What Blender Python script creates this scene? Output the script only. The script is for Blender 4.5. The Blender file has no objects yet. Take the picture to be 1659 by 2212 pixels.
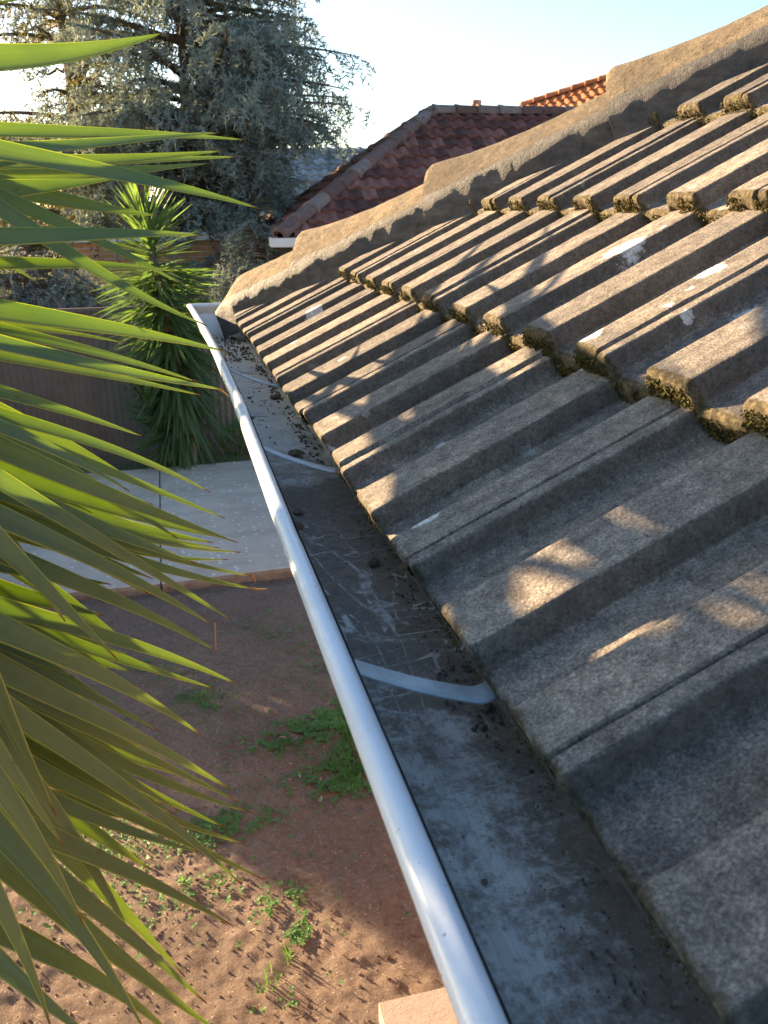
import bpy, math, random
import numpy as np
from mathutils import Vector, noise as mnoise
R = math.radians
rng = np.random.default_rng(7)
random.seed(7)

# ------------------------------------------------------------------ camera
F, YAW, PITCH, ROLL = 834.5, 0.2474, 0.3517, -0.0092
CAM = np.array([-0.1882, 0.0, 0.2976])
fw = np.array([math.sin(YAW)*math.cos(PITCH), math.cos(YAW)*math.cos(PITCH), -math.sin(PITCH)])
r0 = np.array([math.cos(YAW), -math.sin(YAW), 0.0]); u0 = np.cross(r0, fw)
rt = r0*math.cos(ROLL)+u0*math.sin(ROLL); up = -r0*math.sin(ROLL)+u0*math.cos(ROLL)
scene = bpy.context.scene
cd = bpy.data.cameras.new('camera'); cam = bpy.data.objects.new('camera', cd)
scene.collection.objects.link(cam); scene.camera = cam
from mathutils import Matrix
cam.matrix_world = Matrix(((rt[0], up[0], -fw[0], CAM[0]), (rt[1], up[1], -fw[1], CAM[1]),
                           (rt[2], up[2], -fw[2], CAM[2]), (0, 0, 0, 1)))
cd.sensor_fit = 'VERTICAL'; cd.sensor_height = 36; cd.lens = F/1024*36
cd.clip_start = 0.02; cd.clip_end = 2000
cd.dof.use_dof = True; cd.dof.focus_distance = 1.25; cd.dof.aperture_fstop = 20

# ------------------------------------------------------------------ light
SUN_AZ, SUN_EL = R(40), R(13.5)          # azimuth measured left of +Y
w = bpy.data.worlds.new('World'); scene.world = w; w.use_nodes = True
nt = w.node_tree; nt.nodes.clear()
wo = nt.nodes.new('ShaderNodeOutputWorld'); bg = nt.nodes.new('ShaderNodeBackground')
sk = nt.nodes.new('ShaderNodeTexSky'); sk.sky_type = 'NISHITA'; sk.sun_disc = False
sk.sun_elevation = SUN_EL; sk.sun_rotation = -SUN_AZ; sk.air_density = 1.0; sk.dust_density = 0.9; sk.ozone_density = 2.6
tint = nt.nodes.new('ShaderNodeMix'); tint.data_type = 'RGBA'; tint.blend_type = 'MULTIPLY'; tint.inputs[0].default_value = 1
tint.inputs[7].default_value = (1.05, 1.0, .95, 1); nt.links.new(sk.outputs[0], tint.inputs[6]); nt.links.new(tint.outputs[2], bg.inputs[0]); bg.inputs[1].default_value = 0.07
nt.links.new(bg.outputs[0], wo.inputs[0])
sl = bpy.data.lights.new('sun', 'SUN'); so = bpy.data.objects.new('sun', sl); scene.collection.objects.link(so)
sl.energy = 5.0; sl.angle = R(0.5); sl.color = (1.0, 0.73, 0.43)
sdir = Vector((-math.sin(SUN_AZ)*math.cos(SUN_EL), math.cos(SUN_AZ)*math.cos(SUN_EL), math.sin(SUN_EL)))
so.rotation_euler = sdir.to_track_quat('Z', 'Y').to_euler()
scene.view_settings.view_transform = 'Standard'; scene.view_settings.look = 'None'
scene.view_settings.exposure = 2.52; scene.view_settings.gamma = 1
scene.render.engine = 'CYCLES'
scene.cycles.max_bounces = 8; scene.cycles.transparent_max_bounces = 8

# ------------------------------------------------------------------ helpers
SC = 768/1659.0
def at(px, py, depth):
    """photo pixel (1659 wide) and depth along the view axis -> world point"""
    x = px*SC; y = py*SC
    return CAM + (fw + rt*(x-384)/F + up*(512-y)/F)*depth

def onz(px, py, z):
    d = at(px, py, 1.0)-CAM
    return CAM + d*((z-CAM[2])/d[2])

col = scene.collection
def tag(o, label=None, cat=None, group=None, kind=None):
    if label: o['label'] = label
    if cat: o['category'] = cat
    if group: o['group'] = group
    if kind: o['kind'] = kind
    return o
def empty(name, loc=(0, 0, 0), **k):
    o = bpy.data.objects.new(name, None); col.objects.link(o); o.location = loc; o.empty_display_size = .1
    return tag(o, **k)
class MB:
    """collects geometry"""
    def __init__(s): s.v = []; s.f = []; s.n = 0; s.mi = []; s.at = []
    def add(s, v, f, mi=0, a=0.0):
        v = np.asarray(v, float).reshape(-1, 3)
        s.v.append(v); f = [tuple(int(i)+s.n for i in q) for q in f]
        s.f += f; s.mi += [mi]*len(f); s.n += len(v)
        a = np.full((len(v), 1), a) if np.isscalar(a) else np.asarray(a, float).reshape(len(v), -1)
        s.at.append(a)
    def box(s, c, sz, rz=0.0, mi=0):
        c = np.array(c, float); sx, sy, sz_ = [q/2 for q in sz]
        p = np.array([[a*sx, b*sy, d*sz_] for d in (-1, 1) for b in (-1, 1) for a in (-1, 1)])
        if rz:
            cs, sn = math.cos(rz), math.sin(rz)
            p = p @ np.array([[cs, sn, 0], [-sn, cs, 0], [0, 0, 1]])
        s.add(p+c, [(0, 2, 3, 1), (4, 5, 7, 6), (0, 1, 5, 4), (2, 6, 7, 3), (0, 4, 6, 2), (1, 3, 7, 5)], mi)
    def tube(s, pts, rad, n=8, mi=0, cap=True):
        pts = np.asarray(pts, float); m = len(pts)
        rad = np.full(m, rad) if np.isscalar(rad) else np.asarray(rad, float)
        t = np.gradient(pts, axis=0); t /= np.linalg.norm(t, axis=1)[:, None]+1e-12
        ref = np.array([0, 0, 1.0]) if abs(t[0][2]) < .9 else np.array([1.0, 0, 0])
        V = []
        for i in range(m):
            a = np.cross(t[i], ref); a /= np.linalg.norm(a)+1e-12; b = np.cross(t[i], a); 
            for k in range(n):
                th = 2*math.pi*k/n
                V.append(pts[i]+rad[i]*(a*math.cos(th)+b*math.sin(th)))
        Fc = [(i*n+k, i*n+(k+1) % n, (i+1)*n+(k+1) % n, (i+1)*n+k) for i in range(m-1) for k in range(n)]
        if cap: Fc += [tuple(range(n))[::-1], tuple((m-1)*n+k for k in range(n))]
        s.add(V, Fc, mi)
    def grid(s, P, mi=0, a=0.0, flip=False):
        P = np.asarray(P, float); m, n = P.shape[:2]
        i, j = np.meshgrid(np.arange(m-1), np.arange(n-1), indexing='ij')
        q = np.stack([i*n+j, i*n+j+1, (i+1)*n+j+1, (i+1)*n+j], -1).reshape(-1, 4)
        if flip: q = q[:, ::-1]
        if not np.isscalar(a): a = np.asarray(a).reshape(m*n, -1)
        s.add(P.reshape(-1, 3), q, mi, a)
    def build(s, name, mats, parent=None, smooth=False, attr=None, **k):
        me = bpy.data.meshes.new(name)
        V = np.concatenate(s.v) if s.v else np.zeros((0, 3))
        off = Vector((0, 0, 0))
        me.from_pydata(V.tolist(), [], s.f)
        if not isinstance(mats, (list, tuple)): mats = [mats]
        for m in mats: me.materials.append(m)
        me.polygons.foreach_set('material_index', np.array(s.mi, dtype=np.int32))
        if smooth: me.polygons.foreach_set('use_smooth', np.ones(len(s.f), dtype=bool))
        if attr:
            D = np.concatenate(s.at).astype(np.float32)
            if attr == 'luv':
                A = me.attributes.new('luv', 'FLOAT_VECTOR', 'POINT')
                A.data.foreach_set('vector', np.concatenate([D, np.zeros((len(D), 1), np.float32)], 1).ravel())
            else:
                for k_, nm_ in enumerate(attr.split()):
                    A = me.attributes.new(nm_, 'FLOAT', 'POINT'); A.data.foreach_set('value', np.ascontiguousarray(D[:, k_]))
        me.update()
        o = bpy.data.objects.new(name, me); col.objects.link(o)
        if parent:
            o.parent = parent
            if parent.type == 'EMPTY':                       # mesh given in world coordinates
                o.matrix_parent_inverse = Matrix.LocRotScale(parent.location, parent.rotation_euler, None).inverted()
        return tag(o, **k)

def mat(name): 
    m = bpy.data.materials.new(name); m.use_nodes = True; return m
class N:
    """small node-tree builder"""
    def __init__(s, name):
        s.m = mat(name); s.t = s.m.node_tree; s.b = s.t.nodes['Principled BSDF']; s.out = s.t.nodes['Material Output']
        s.tc = s.t.nodes.new('ShaderNodeTexCoord').outputs['Object']
    def L(s, a, b): s.t.links.new(a, b)
    def inp(s, sock, v):
        if isinstance(v, bpy.types.NodeSocket): s.L(v, sock)
        elif isinstance(v, (int, float)): sock.default_value = v
        else:
            v = tuple(v); sock.default_value = v if len(v) == len(sock.default_value) else v+(1.0,)
    def map(s, scale=(1, 1, 1), loc=(0, 0, 0), rot=(0, 0, 0), src=None):
        n = s.t.nodes.new('ShaderNodeMapping'); s.L(src or s.tc, n.inputs[0])
        n.inputs['Scale'].default_value = scale; n.inputs['Location'].default_value = loc; n.inputs['Rotation'].default_value = rot
        return n.outputs[0]
    def noise(s, scale, det=4, rough=.6, vec=None, dist=0.0, out=0):
        n = s.t.nodes.new('ShaderNodeTexNoise'); s.L(vec or s.tc, n.inputs['Vector'])
        n.inputs['Scale'].default_value = scale; n.inputs['Detail'].default_value = det; n.inputs['Roughness'].default_value = rough
        n.inputs['Distortion'].default_value = dist
        return n.outputs[out]
    def vor(s, scale, vec=None, feat='F1', out='Distance', rnd=1.0):
        n = s.t.nodes.new('ShaderNodeTexVoronoi'); n.feature = feat; s.L(vec or s.tc, n.inputs['Vector'])
        n.inputs['Scale'].default_value = scale; n.inputs['Randomness'].default_value = rnd
        return n.outputs[out]
    def ramp(s, fac, stops, interp='LINEAR'):
        n = s.t.nodes.new('ShaderNodeValToRGB'); s.L(fac, n.inputs[0]); cr = n.color_ramp; cr.interpolation = interp
        while len(cr.elements) < len(stops): cr.elements.new(.5)
        for e, (p, c) in zip(cr.elements, stops):
            e.position = p
            c = (c, c, c) if isinstance(c, (int, float)) else c
            e.color = tuple(c)+(1,)
        return n.outputs[0]
    def mix(s, f, a, b, mode='MIX'):
        n = s.t.nodes.new('ShaderNodeMix'); n.data_type = 'RGBA'; n.blend_type = mode
        s.inp(n.inputs[0], f); s.inp(n.inputs[6], a); s.inp(n.inputs[7], b)
        return n.outputs[2]
    def math(s, op, a, b=0.0, c=0.0, clamp=False):
        n = s.t.nodes.new('ShaderNodeMath'); n.operation = op; n.use_clamp = clamp
        s.inp(n.inputs[0], a); s.inp(n.inputs[1], b); s.inp(n.inputs[2], c)
        return n.outputs[0]
    def attr(s, name, out='Fac'):
        n = s.t.nodes.new('ShaderNodeAttribute'); n.attribute_name = name; return n.outputs[out]
    def sep(s, v):
        n = s.t.nodes.new('ShaderNodeSeparateXYZ'); s.L(v, n.inputs[0]); return n.outputs
    def bump(s, h, strength=.5, dist=.01, prev=None):
        n = s.t.nodes.new('ShaderNodeBump'); s.L(h, n.inputs['Height']); n.inputs['Strength'].default_value = strength
        n.inputs['Distance'].default_value = dist
        if prev: s.L(prev, n.inputs['Normal'])
        return n.outputs[0]
    def fin(s, color, rough=.8, normal=None, spec=.3, metal=0.0):
        s.inp(s.b.inputs['Base Color'], color); s.inp(s.b.inputs['Roughness'], rough)
        s.b.inputs['Specular IOR Level'].default_value = spec; s.inp(s.b.inputs['Metallic'], metal)
        if normal: s.L(normal, s.b.inputs['Normal'])
        return s.m

def simple(name, c, rough=.7, spec=.3, var=.25, sc=20, bump=0.0, metal=0.0):
    n = N(name); f = n.noise(sc, 5, .65)
    a = tuple(q*(1-var) for q in c); b = tuple(min(1, q*(1+var)) for q in c)
    cc = n.ramp(f, [(.3, a), (.7, b)])
    nm = n.bump(n.noise(sc*6, 3), bump, .01) if bump else None
    return n.fin(cc, rough, nm, spec, metal)

def vnoise(P, f, seed=0.0, octv=3):
    """vectorised cheap value noise (sum of sines is too regular: hash lattice)"""
    P = np.asarray(P, float)*f+seed*17.31
    out = np.zeros(P.shape[:-1]); amp = 1.0; tot = 0
    for o in range(octv):
        I = np.floor(P).astype(np.int64); fr = P-I; fr = fr*fr*(3-2*fr)
        acc = 0
        D = P.shape[-1]
        for k in range(2**D):
            wgt = 1.0; h = np.zeros(P.shape[:-1], dtype=np.uint64)
            for d in range(D):
                b = (k >> d) & 1
                wgt = wgt*(fr[..., d] if b else 1-fr[..., d])
                h = h*np.uint64(2654435761)+((I[..., d]+b+100000).astype(np.uint64))*np.uint64([73856093, 19349663, 83492791][d])
            h = (h ^ (h >> np.uint64(15)))*np.uint64(2246822519) & np.uint64(0xffffffff)
            h = (h ^ (h >> np.uint64(13)))*np.uint64(3266489917) & np.uint64(0xffffffff)
            acc = acc+wgt*((h & np.uint64(0xffff)).astype(float)/65535.0)
        out += amp*acc; tot += amp; amp *= .5; P = P*2.03+5.2
    return out/tot*2-1

# ------------------------------------------------------------------ geometry constants
GZ = -2.5                     # ground
TH = R(30.06); CT, ST = math.cos(TH), math.sin(TH)
YE = 2.64                     # far corner of the eave
Y0 = 0.3674                   # first joint
G1, G = 0.2966, 0.325
def roofpt(s, y, n): return np.stack([s*CT-n*ST, y+0*s, s*ST+n*CT], -1)

# ------------------------------------------------------------------ materials
def mat_tile():
    n = N('weathered_concrete_tile')
    v = n.tc
    big = n.noise(3.5, 4, .6); mid = n.noise(48, 6, .78); fine = n.noise(420, 3, .8)
    base = n.ramp(mid, [(.30, (.105, .097, .093)), (.5, (.205, .191, .182)), (.70, (.335, .313, .295))])
    base = n.mix(.75, base, n.ramp(fine, [(.30, (.13, .12, .11)), (.5, (.6, .58, .55)), (.72, (1.5, 1.42, 1.25))]), 'MULTIPLY')
    base = n.mix(1.0, base, n.ramp(big, [(.3, (.90, .90, .92)), (.7, (1.5, 1.44, 1.34))]), 'MULTIPLY')
    # each tile a little different
    tid = n.attr('tid')
    base = n.mix(1.0, base, n.ramp(tid, [(0, (.74, .74, .76)), (1, (1.28, 1.25, 1.20))]), 'MULTIPLY')
    run = n.noise(30, 4, .7, vec=n.map((.09, 1, .09)))
    base = n.mix(.55, base, n.ramp(run, [(.32, (.62, .61, .62)), (.55, (1.05, 1.04, 1.02)), (.72, (1.3, 1.27, 1.2))]), 'MULTIPLY')
    blot = n.ramp(n.noise(11, 6, .75, dist=.6), [(.52, 0.0), (.66, 1.0)])
    base = n.mix(n.math('MULTIPLY', blot, .35), base, (.055, .048, .038))
    speck = n.ramp(n.noise(260, 4, .75), [(.36, .55), (.46, 0.0)])
    base = n.mix(speck, base, (.035, .031, .026))
    stn_dark = n.ramp(n.math('ADD', n.attr('stain'), n.math('MULTIPLY', n.math('SUBTRACT', n.noise(34, 6, .8), .5), .9)), [(.42, 0.0), (.80, .68)])  # rib sides: brown blotches, deepened to paint in their shade
    base = n.mix(stn_dark, base, n.ramp(n.noise(130, 4, .75), [(.3, (.042, .034, .028)), (.7, (.135, .110, .088))]))
    # small white lichen rosettes
    vv = n.vor(16); msk = n.ramp(n.noise(4.3, 3, .5), [(.53, 0.0), (.62, 1.0)])
    edge = n.math('ADD', vv, n.math('MULTIPLY', n.noise(120, 3, .7), .22))
    spot = n.math('MULTIPLY', n.math('LESS_THAN', edge, .235), msk)
    lich = n.ramp(n.noise(160, 3, .7), [(.35, (.33, .33, .31)), (.6, (.62, .62, .60))])
    base = n.mix(n.math('MULTIPLY', spot, .85), base, lich)
    # the larger lichen patches
    pc = n.t.nodes.new('ShaderNodeSeparateXYZ'); n.L(n.tc, pc.inputs[0])
    tot = None
    for (x, y, r, st) in LICHEN:
        dx = n.math('MULTIPLY', n.math('SUBTRACT', pc.outputs[0], x), 1.15/st)
        dy = n.math('SUBTRACT', pc.outputs[1], y)
        d = n.math('SQRT', n.math('ADD', n.math('MULTIPLY', dx, dx), n.math('MULTIPLY', dy, dy)))
        m = n.math('SUBTRACT', 1.0, n.math('DIVIDE', d, r))
        tot = m if tot is None else n.math('MAXIMUM', tot, m)
    wob = n.math('MULTIPLY', n.math('SUBTRACT', n.noise(75, 4, .75), .5), 1.5)
    pm = n.ramp(n.math('ADD', tot, wob), [(.12, 0.0), (.36, 1.0)])
    base = n.mix(n.math('MULTIPLY', pm, .9), base, n.ramp(n.noise(210, 3, .7), [(.33, (.38, .37, .36)), (.6, (.72, .71, .70))]))
    # moss
    mo = n.attr('moss')
    mm = n.ramp(n.math('ADD', mo, n.math('MULTIPLY', n.math('SUBTRACT', n.noise(60, 4, .7), .5), .7)), [(.42, 0.0), (.62, 1.0)])
    mc = n.ramp(n.noise(140, 4, .7), [(.3, (.024, .020, .013)), (.5, (.075, .060, .034)), (.72, (.20, .16, .09))])
    base = n.mix(mm, base, mc)
    h = n.math('ADD', n.math('MULTIPLY', n.noise(330, 4, .8), .8), n.math('MULTIPLY', n.noise(70, 4, .7), 1.2))
    nm = n.bump(h, .65, .003)
    return n.fin(base, .92, nm, .2)
LICHEN = [(.40, .755, .034, 1.), (.425, .905, .034, 1.5), (.415, .86, .018, 1.4), (.065, 1.505, .034, 1.1), (.235, 1.205, .028, 1.1), (.035, .725, .017, 1.4),
          (.172, 1.52, .026, 1.), (.275, .87, .020, 1.1), (.45, 1.12, .032, 1.3), (.11, 1.37, .015, 1.0), (.09, .60, .010, 1.3), (.15, 2.0, .03, 1.), (.12, .93, .012, 1.2), (.06, .88, .010, 1.)]
M = {}
M['tile'] = mat_tile()

def mat_cap():
    n = N('mortar_coated_ridge_cap')
    fine = n.noise(300, 3, .75); mid = n.noise(30, 5, .7)
    top = n.ramp(mid, [(.3, (.15, .115, .075)), (.55, (.25, .195, .13)), (.75, (.33, .26, .175))])
    top = n.mix(.8, top, n.ramp(fine, [(.3, (.35, .32, .3)), (.55, (1, 1, 1)), (.7, (1.4, 1.35, 1.25))]), 'MULTIPLY')
    oi = n.t.nodes.new('ShaderNodeObjectInfo')
    top = n.mix(1.0, top, n.ramp(oi.outputs['Random'], [(0, (.72, .72, .74)), (1, (1.15, 1.12, 1.06))]), 'MULTIPLY')
    pits = n.ramp(n.noise(95, 5, .75), [(.38, .75), (.47, 0.0)])
    top = n.mix(pits, top, (.06, .05, .038))
    stn_dark = n.ramp(n.noise(13, 6, .75), [(.50, 0.0), (.66, .7)])
    top = n.mix(stn_dark, top, (.115, .098, .08))
    gm = n.noise(9, 5, .65, vec=n.map((1, 1, 5)))
    grey = n.ramp(gm, [(.3, (.055, .054, .055)), (.6, (.11, .106, .104)), (.8, (.16, .15, .14))])
    streak = n.noise(26, 6, .8)
    grey = n.mix(.8, grey, n.ramp(streak, [(.35, (.5, .5, .52)), (.62, (1.3, 1.22, 1.12))]), 'MULTIPLY')
    a = n.math('ADD', n.attr('skirt'), n.math('MULTIPLY', n.math('SUBTRACT', n.noise(22, 4, .7), .5), .5))
    f = n.ramp(a, [(.42, 0.0), (.58, 1.0)])
    c = n.mix(f, top, grey)
    h = n.math('ADD', n.math('MULTIPLY', fine, .9), n.math('MULTIPLY', n.noise(60, 6, .8), 2.0))
    nm = n.bump(h, .8, .004)
    return n.fin(c, n.mix(f, (.95,)*3, (.6,)*3), nm, .25)
M['cap'] = mat_cap()

def mat_gutter_in():
    n = N('dirty_galvanised_gutter')
    sp = n.sep(n.tc)
    y = sp[1]
    zn = n.ramp(n.noise(7, 5, .7, vec=n.map((1.5, .7, 1))), [(.3, (.34, .335, .30)), (.55, (.47, .455, .415)), (.75, (.58, .565, .515))])
    brush = n.noise(55, 4, .75, vec=n.map((2.2, .10, 1)))
    zn = n.mix(.6, zn, n.ramp(brush, [(.3, (.6, .6, .62)), (.65, (1.2, 1.2, 1.2))]), 'MULTIPLY')
    # brown silt: heavier around y .6 to 1.3 and in a drift below the tiles near the camera
    b1 = n.noise(15, 8, .8, dist=.25)
    band = n.ramp(n.math('ABSOLUTE', n.math('SUBTRACT', y, .86)), [(.12, .20), (.42, -.05)])
    side = n.ramp(n.math('ADD', sp[0], n.math('MULTIPLY', n.math('SUBTRACT', n.noise(6, 3), .5), .09)), [(0, 0.0), (.035, .13)])
    k = n.math('ADD', n.math('ADD', b1, band), side)
    k2 = n.math('ADD', k, n.math('MULTIPLY', n.math('SUBTRACT', n.noise(110, 6, .85), .5), .7))
    dirtf = n.ramp(k2, [(.43, 0.0), (.60, .95)])
    dirt = n.ramp(n.noise(110, 5, .75), [(.3, (.08, .063, .049)), (.6, (.18, .145, .112)), (.8, (.29, .24, .195))])
    # scrape marks
    wv = n.noise(4.5, 3, .5, vec=n.map((2.2, .8, 1), rot=(0, 0, .3)), dist=1.5)
    sc_ = n.ramp(n.math('ABSOLUTE', n.math('SUBTRACT', wv, .5)), [(.006, 1.0), (.016, 0.0)])
    sc2 = n.ramp(n.math('ABSOLUTE', n.math('SUBTRACT', n.noise(6, 2, .5, vec=n.map((.8, 2.4, 1)), dist=1.0), .52)), [(.004, 1.0), (.012, 0.0)])
    scm = n.math('MULTIPLY', n.math('MULTIPLY', n.math('MAXIMUM', sc_, sc2), n.ramp(n.math('ABSOLUTE', n.math('SUBTRACT', y, .74)), [(.16, 1.0), (.30, .12)])), n.ramp(n.noise(60, 3, .7), [(.4, 0.), (.6, .85)]))
    dirtf = n.math('MULTIPLY', dirtf, n.math('SUBTRACT', 1.0, scm))
    c = n.mix(dirtf, zn, dirt)
    # pale dust at the far end
    far = n.ramp(n.math('ADD', n.math('MULTIPLY', y, .33), n.math('MULTIPLY', n.math('SUBTRACT', n.noise(8, 4, .7), .5), .25)), [(.38, 0.0), (.48, 1.0)])
    dust = n.ramp(n.noise(30, 5, .7), [(.3, (.52, .475, .39)), (.7, (.72, .665, .56))])
    crumbs = n.ramp(n.noise(20, 6, .8), [(.56, 0.0), (.63, .8)])
    dust = n.mix(crumbs, dust, (.10, .075, .05))
    c = n.mix(n.math('MULTIPLY', far, .85), c, dust)
    ro = n.mix(dirtf, (.55,)*3, (.9,)*3); ro = n.mix(far, ro, (.75,)*3)
    nm = n.bump(n.math('ADD', n.math('MULTIPLY', dirtf, .8), n.math('MULTIPLY', n.noise(200, 4, .8), .4)), .45, .002)
    return n.fin(c, ro, nm, .3)
M['gutter_in'] = mat_gutter_in()

def mat_white():
    n = N('white_gutter_paint')
    c = n.ramp(n.noise(5, 5, .7), [(.3, (.62, .66, .70)), (.7, (.72, .75, .78))])
    sc_ = n.ramp(n.noise(90, 4, .8, vec=n.map((1, .25, 1))), [(.68, 0.0), (.74, .6)])
    c = n.mix(sc_, c, (.25, .22, .18))
    g = n.ramp(n.noise(14, 5, .8), [(.5, 0.0), (.8, .35)])
    c = n.mix(g, c, (.40, .36, .30))
    sp_ = n.ramp(n.noise(230, 3, .6), [(.69, 0.0), (.73, .7)])
    c = n.mix(sp_, c, (.12, .10, .08))
    dr = n.ramp(n.noise(22, 5, .8, vec=n.map((3, .35, 1))), [(.55, 0.0), (.72, .4)])
    c = n.mix(dr, c, (.46, .44, .40))
    nm = n.bump(n.math('ADD', n.noise(35, 3, .6), n.math('MULTIPLY', n.noise(9, 2), 1.5)), .16, .002)
    return n.fin(c, n.mix(dr, (.27,)*3, (.6,)*3), nm, .5)
M['white'] = mat_white()
M['strap'] = simple('galvanised_strap', (.33, .37, .39), .5, .5, .3, 30, .1, .25)

def leafmat(name, c1, c2, trans, tipc=(.11, .065, .04), rough=.42, stripes=True):
    n = N(name)
    f = n.noise(3, 4, .6)
    c = n.ramp(f, [(.3, c1), (.7, c2)])
    if stripes:
        st_ = n.noise(1.0, 3, .6, vec=n.map((11, 1.2, 1), src=n.attr('luv', 'Vector')))
        c = n.mix(.45, c, n.ramp(st_, [(.3, (.72, .74, .7)), (.7, (1.2, 1.2, 1.1))]), 'MULTIPLY')
        uv = n.sep(n.attr('luv', 'Vector'))
        e = n.ramp(n.math('ABSOLUTE', uv[0]), [(.90, 0.0), (.965, .75)])
        c = n.mix(e, c, (.30, .34, .12))
        tp = n.ramp(n.math('ADD', uv[1], n.math('MULTIPLY', n.math('SUBTRACT', n.noise(40, 3), .5), .03)), [(.982, 0.0), (.994, 1.0)])
        c = n.mix(tp, c, tipc)
        bl = n.ramp(n.noise(16, 5, .75), [(.655, 0.0), (.70, .75)])
        c = n.mix(bl, c, (.10, .075, .03))
    n.fin(c, rough, n.bump(n.noise(60, 3), .08, .002), .35)
    tr = n.t.nodes.new('ShaderNodeBsdfTranslucent')
    tc = n.mix(1.0, c, (trans[0], trans[1], trans[2]), 'MULTIPLY'); n.L(tc, tr.inputs[0])
    mx = n.t.nodes.new('ShaderNodeMixShader'); mx.inputs[0].default_value = trans[3]
    n.L(n.b.outputs[0], mx.inputs[1]); n.L(tr.outputs[0], mx.inputs[2]); n.L(mx.outputs[0], n.out.inputs[0])
    return n.m
M['yucca'] = leafmat('yucca_leaf', (.098, .148, .088), (.150, .200, .120), (4.1, 3.8, .75, .38))
M['yucca_far'] = leafmat('far_yucca_leaf', (.05, .085, .04), (.10, .145, .07), (3.5, 3.8, 1.2, .35), stripes=False)
M['cedar'] = leafmat('blue_cedar_needles', (.125, .16, .148), (.30, .35, .325), (1.5, 1.4, .9, .22), rough=.7, stripes=False)
M['cedar_old'] = leafmat('olive_cedar_needles', (.05, .06, .035), (.12, .125, .075), (2.2, 1.8, .8, .25), rough=.7, stripes=False)
M['weed'] = leafmat('clover_leaf', (.045, .12, .022), (.10, .22, .05), (2.5, 2.4, 1.0, .3), rough=.55, stripes=False)
M['shrub'] = leafmat('shrub_leaf', (.03, .06, .02), (.08, .12, .04), (2.5, 2.4, 1.0, .3), rough=.55, stripes=False)
M['bark'] = simple('bark', (.14, .105, .075), .9, .2, .4, 25, .6)
M['moss'] = simple('moss_tufts', (.075, .062, .02), .95, .1, .7, 90)
M['clod'] = simple('dried_mud', (.17, .13, .095), .95, .15, .5, 90, .6)
M['cream'] = simple('cream_painted_metal', (.68, .66, .60), .45, .4, .08, 6)
M['brick'] = None

def mat_soil():
    n = N('bare_reddish_soil')
    c = n.ramp(n.noise(1.3, 6, .7), [(.3, (.155, .112, .086)), (.55, (.225, .165, .125)), (.75, (.31, .225, .17))])
    c = n.mix(.7, c, n.ramp(n.noise(45, 6, .8), [(.3, (.5, .48, .45)), (.55, (1, 1, 1)), (.75, (1.7, 1.65, 1.6))]), 'MULTIPLY')
    peb = n.vor(75, out='Color'); pd = n.vor(75)
    lum = n.math('GREATER_THAN', n.sep(peb)[0], .86)
    pm = n.math('MULTIPLY', lum, n.math('LESS_THAN', pd, .27))
    c = n.mix(n.math('MULTIPLY', pm, .8), c, n.ramp(n.sep(peb)[1], [(0, (.30, .22, .16)), (1, (.55, .48, .40))]))
    nm = n.bump(n.math('ADD', n.noise(45, 6, .8), n.math('MULTIPLY', pm, .5)), .8, .02)
    return n.fin(c, .95, nm, .12)
M['soil'] = mat_soil()
def mat_conc():
    n = N('exposed_aggregate_concrete')
    c = n.ramp(n.noise(2.2, 6, .65), [(.3, (.44, .375, .30)), (.7, (.61, .53, .435))])
    c = n.mix(.6, c, n.ramp(n.noise(120, 4, .8), [(.3, (.6, .6, .58)), (.7, (1.3, 1.3, 1.3))]), 'MULTIPLY')
    ed = n.math('ADD', n.vor(17), n.math('MULTIPLY', n.noise(60, 3, .7), .18))
    cl = n.sep(n.vor(17, out='Color'))[0]
    m = n.math('MULTIPLY', n.math('LESS_THAN', ed, .36), n.math('GREATER_THAN', n.math('ADD', cl, n.math('MULTIPLY', n.noise(1.5, 3), .9)), 1.08))
    c = n.mix(n.math('MULTIPLY', m, .8), c, (.74, .74, .72))
    st_ = n.ramp(n.noise(1.2, 4, .6, vec=n.map((.5, 2.5, 1))), [(.5, 0.0), (.7, .35)])
    c = n.mix(st_, c, (.24, .20, .16))
    return n.fin(c, .85, n.bump(n.noise(150, 4, .8), .3, .004), .25)
M['conc'] = mat_conc()
M['concside'] = simple('soil_stained_concrete', (.27, .20, .145), .9, .15, .35, 12, .5)
M['fence'] = simple('brown_fence_paint', (.165, .138, .118), .5, .4, .2, 3)
def mat_terra(name, a, b, c_, lich):
    n = N(name)
    c = n.ramp(n.attr('tid'), [(0, a), (.5, b), (1, c_)])
    c = n.mix(.7, c, n.ramp(n.noise(9, 5, .75), [(.3, (.5, .5, .5)), (.6, (1.1, 1.1, 1.1)), (.8, (1.4, 1.4, 1.4))]), 'MULTIPLY')
    l = n.ramp(n.noise(26, 4, .75), [(.66, 0.0), (.72, lich)])
    c = n.mix(l, c, (.42, .36, .33))
    return n.fin(c, .85, n.bump(n.noise(40, 4, .7), .4, .01), .2)
M['terra'] = mat_terra('lichened_terracotta', (.10, .048, .040), (.19, .074, .058), (.27, .125, .095), .9)
M['terracap'] = mat_terra('grey_weathered_ridge_tile', (.14, .075, .06), (.19, .12, .10), (.24, .18, .155), .7)
M['orange'] = mat_terra('orange_terracotta', (.38, .13, .05), (.48, .17, .07), (.52, .2, .09), .2)
M['greytile'] = mat_terra('grey_roof_tile', (.16, .17, .17), (.24, .25, .25), (.33, .34, .33), .4)
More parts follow.
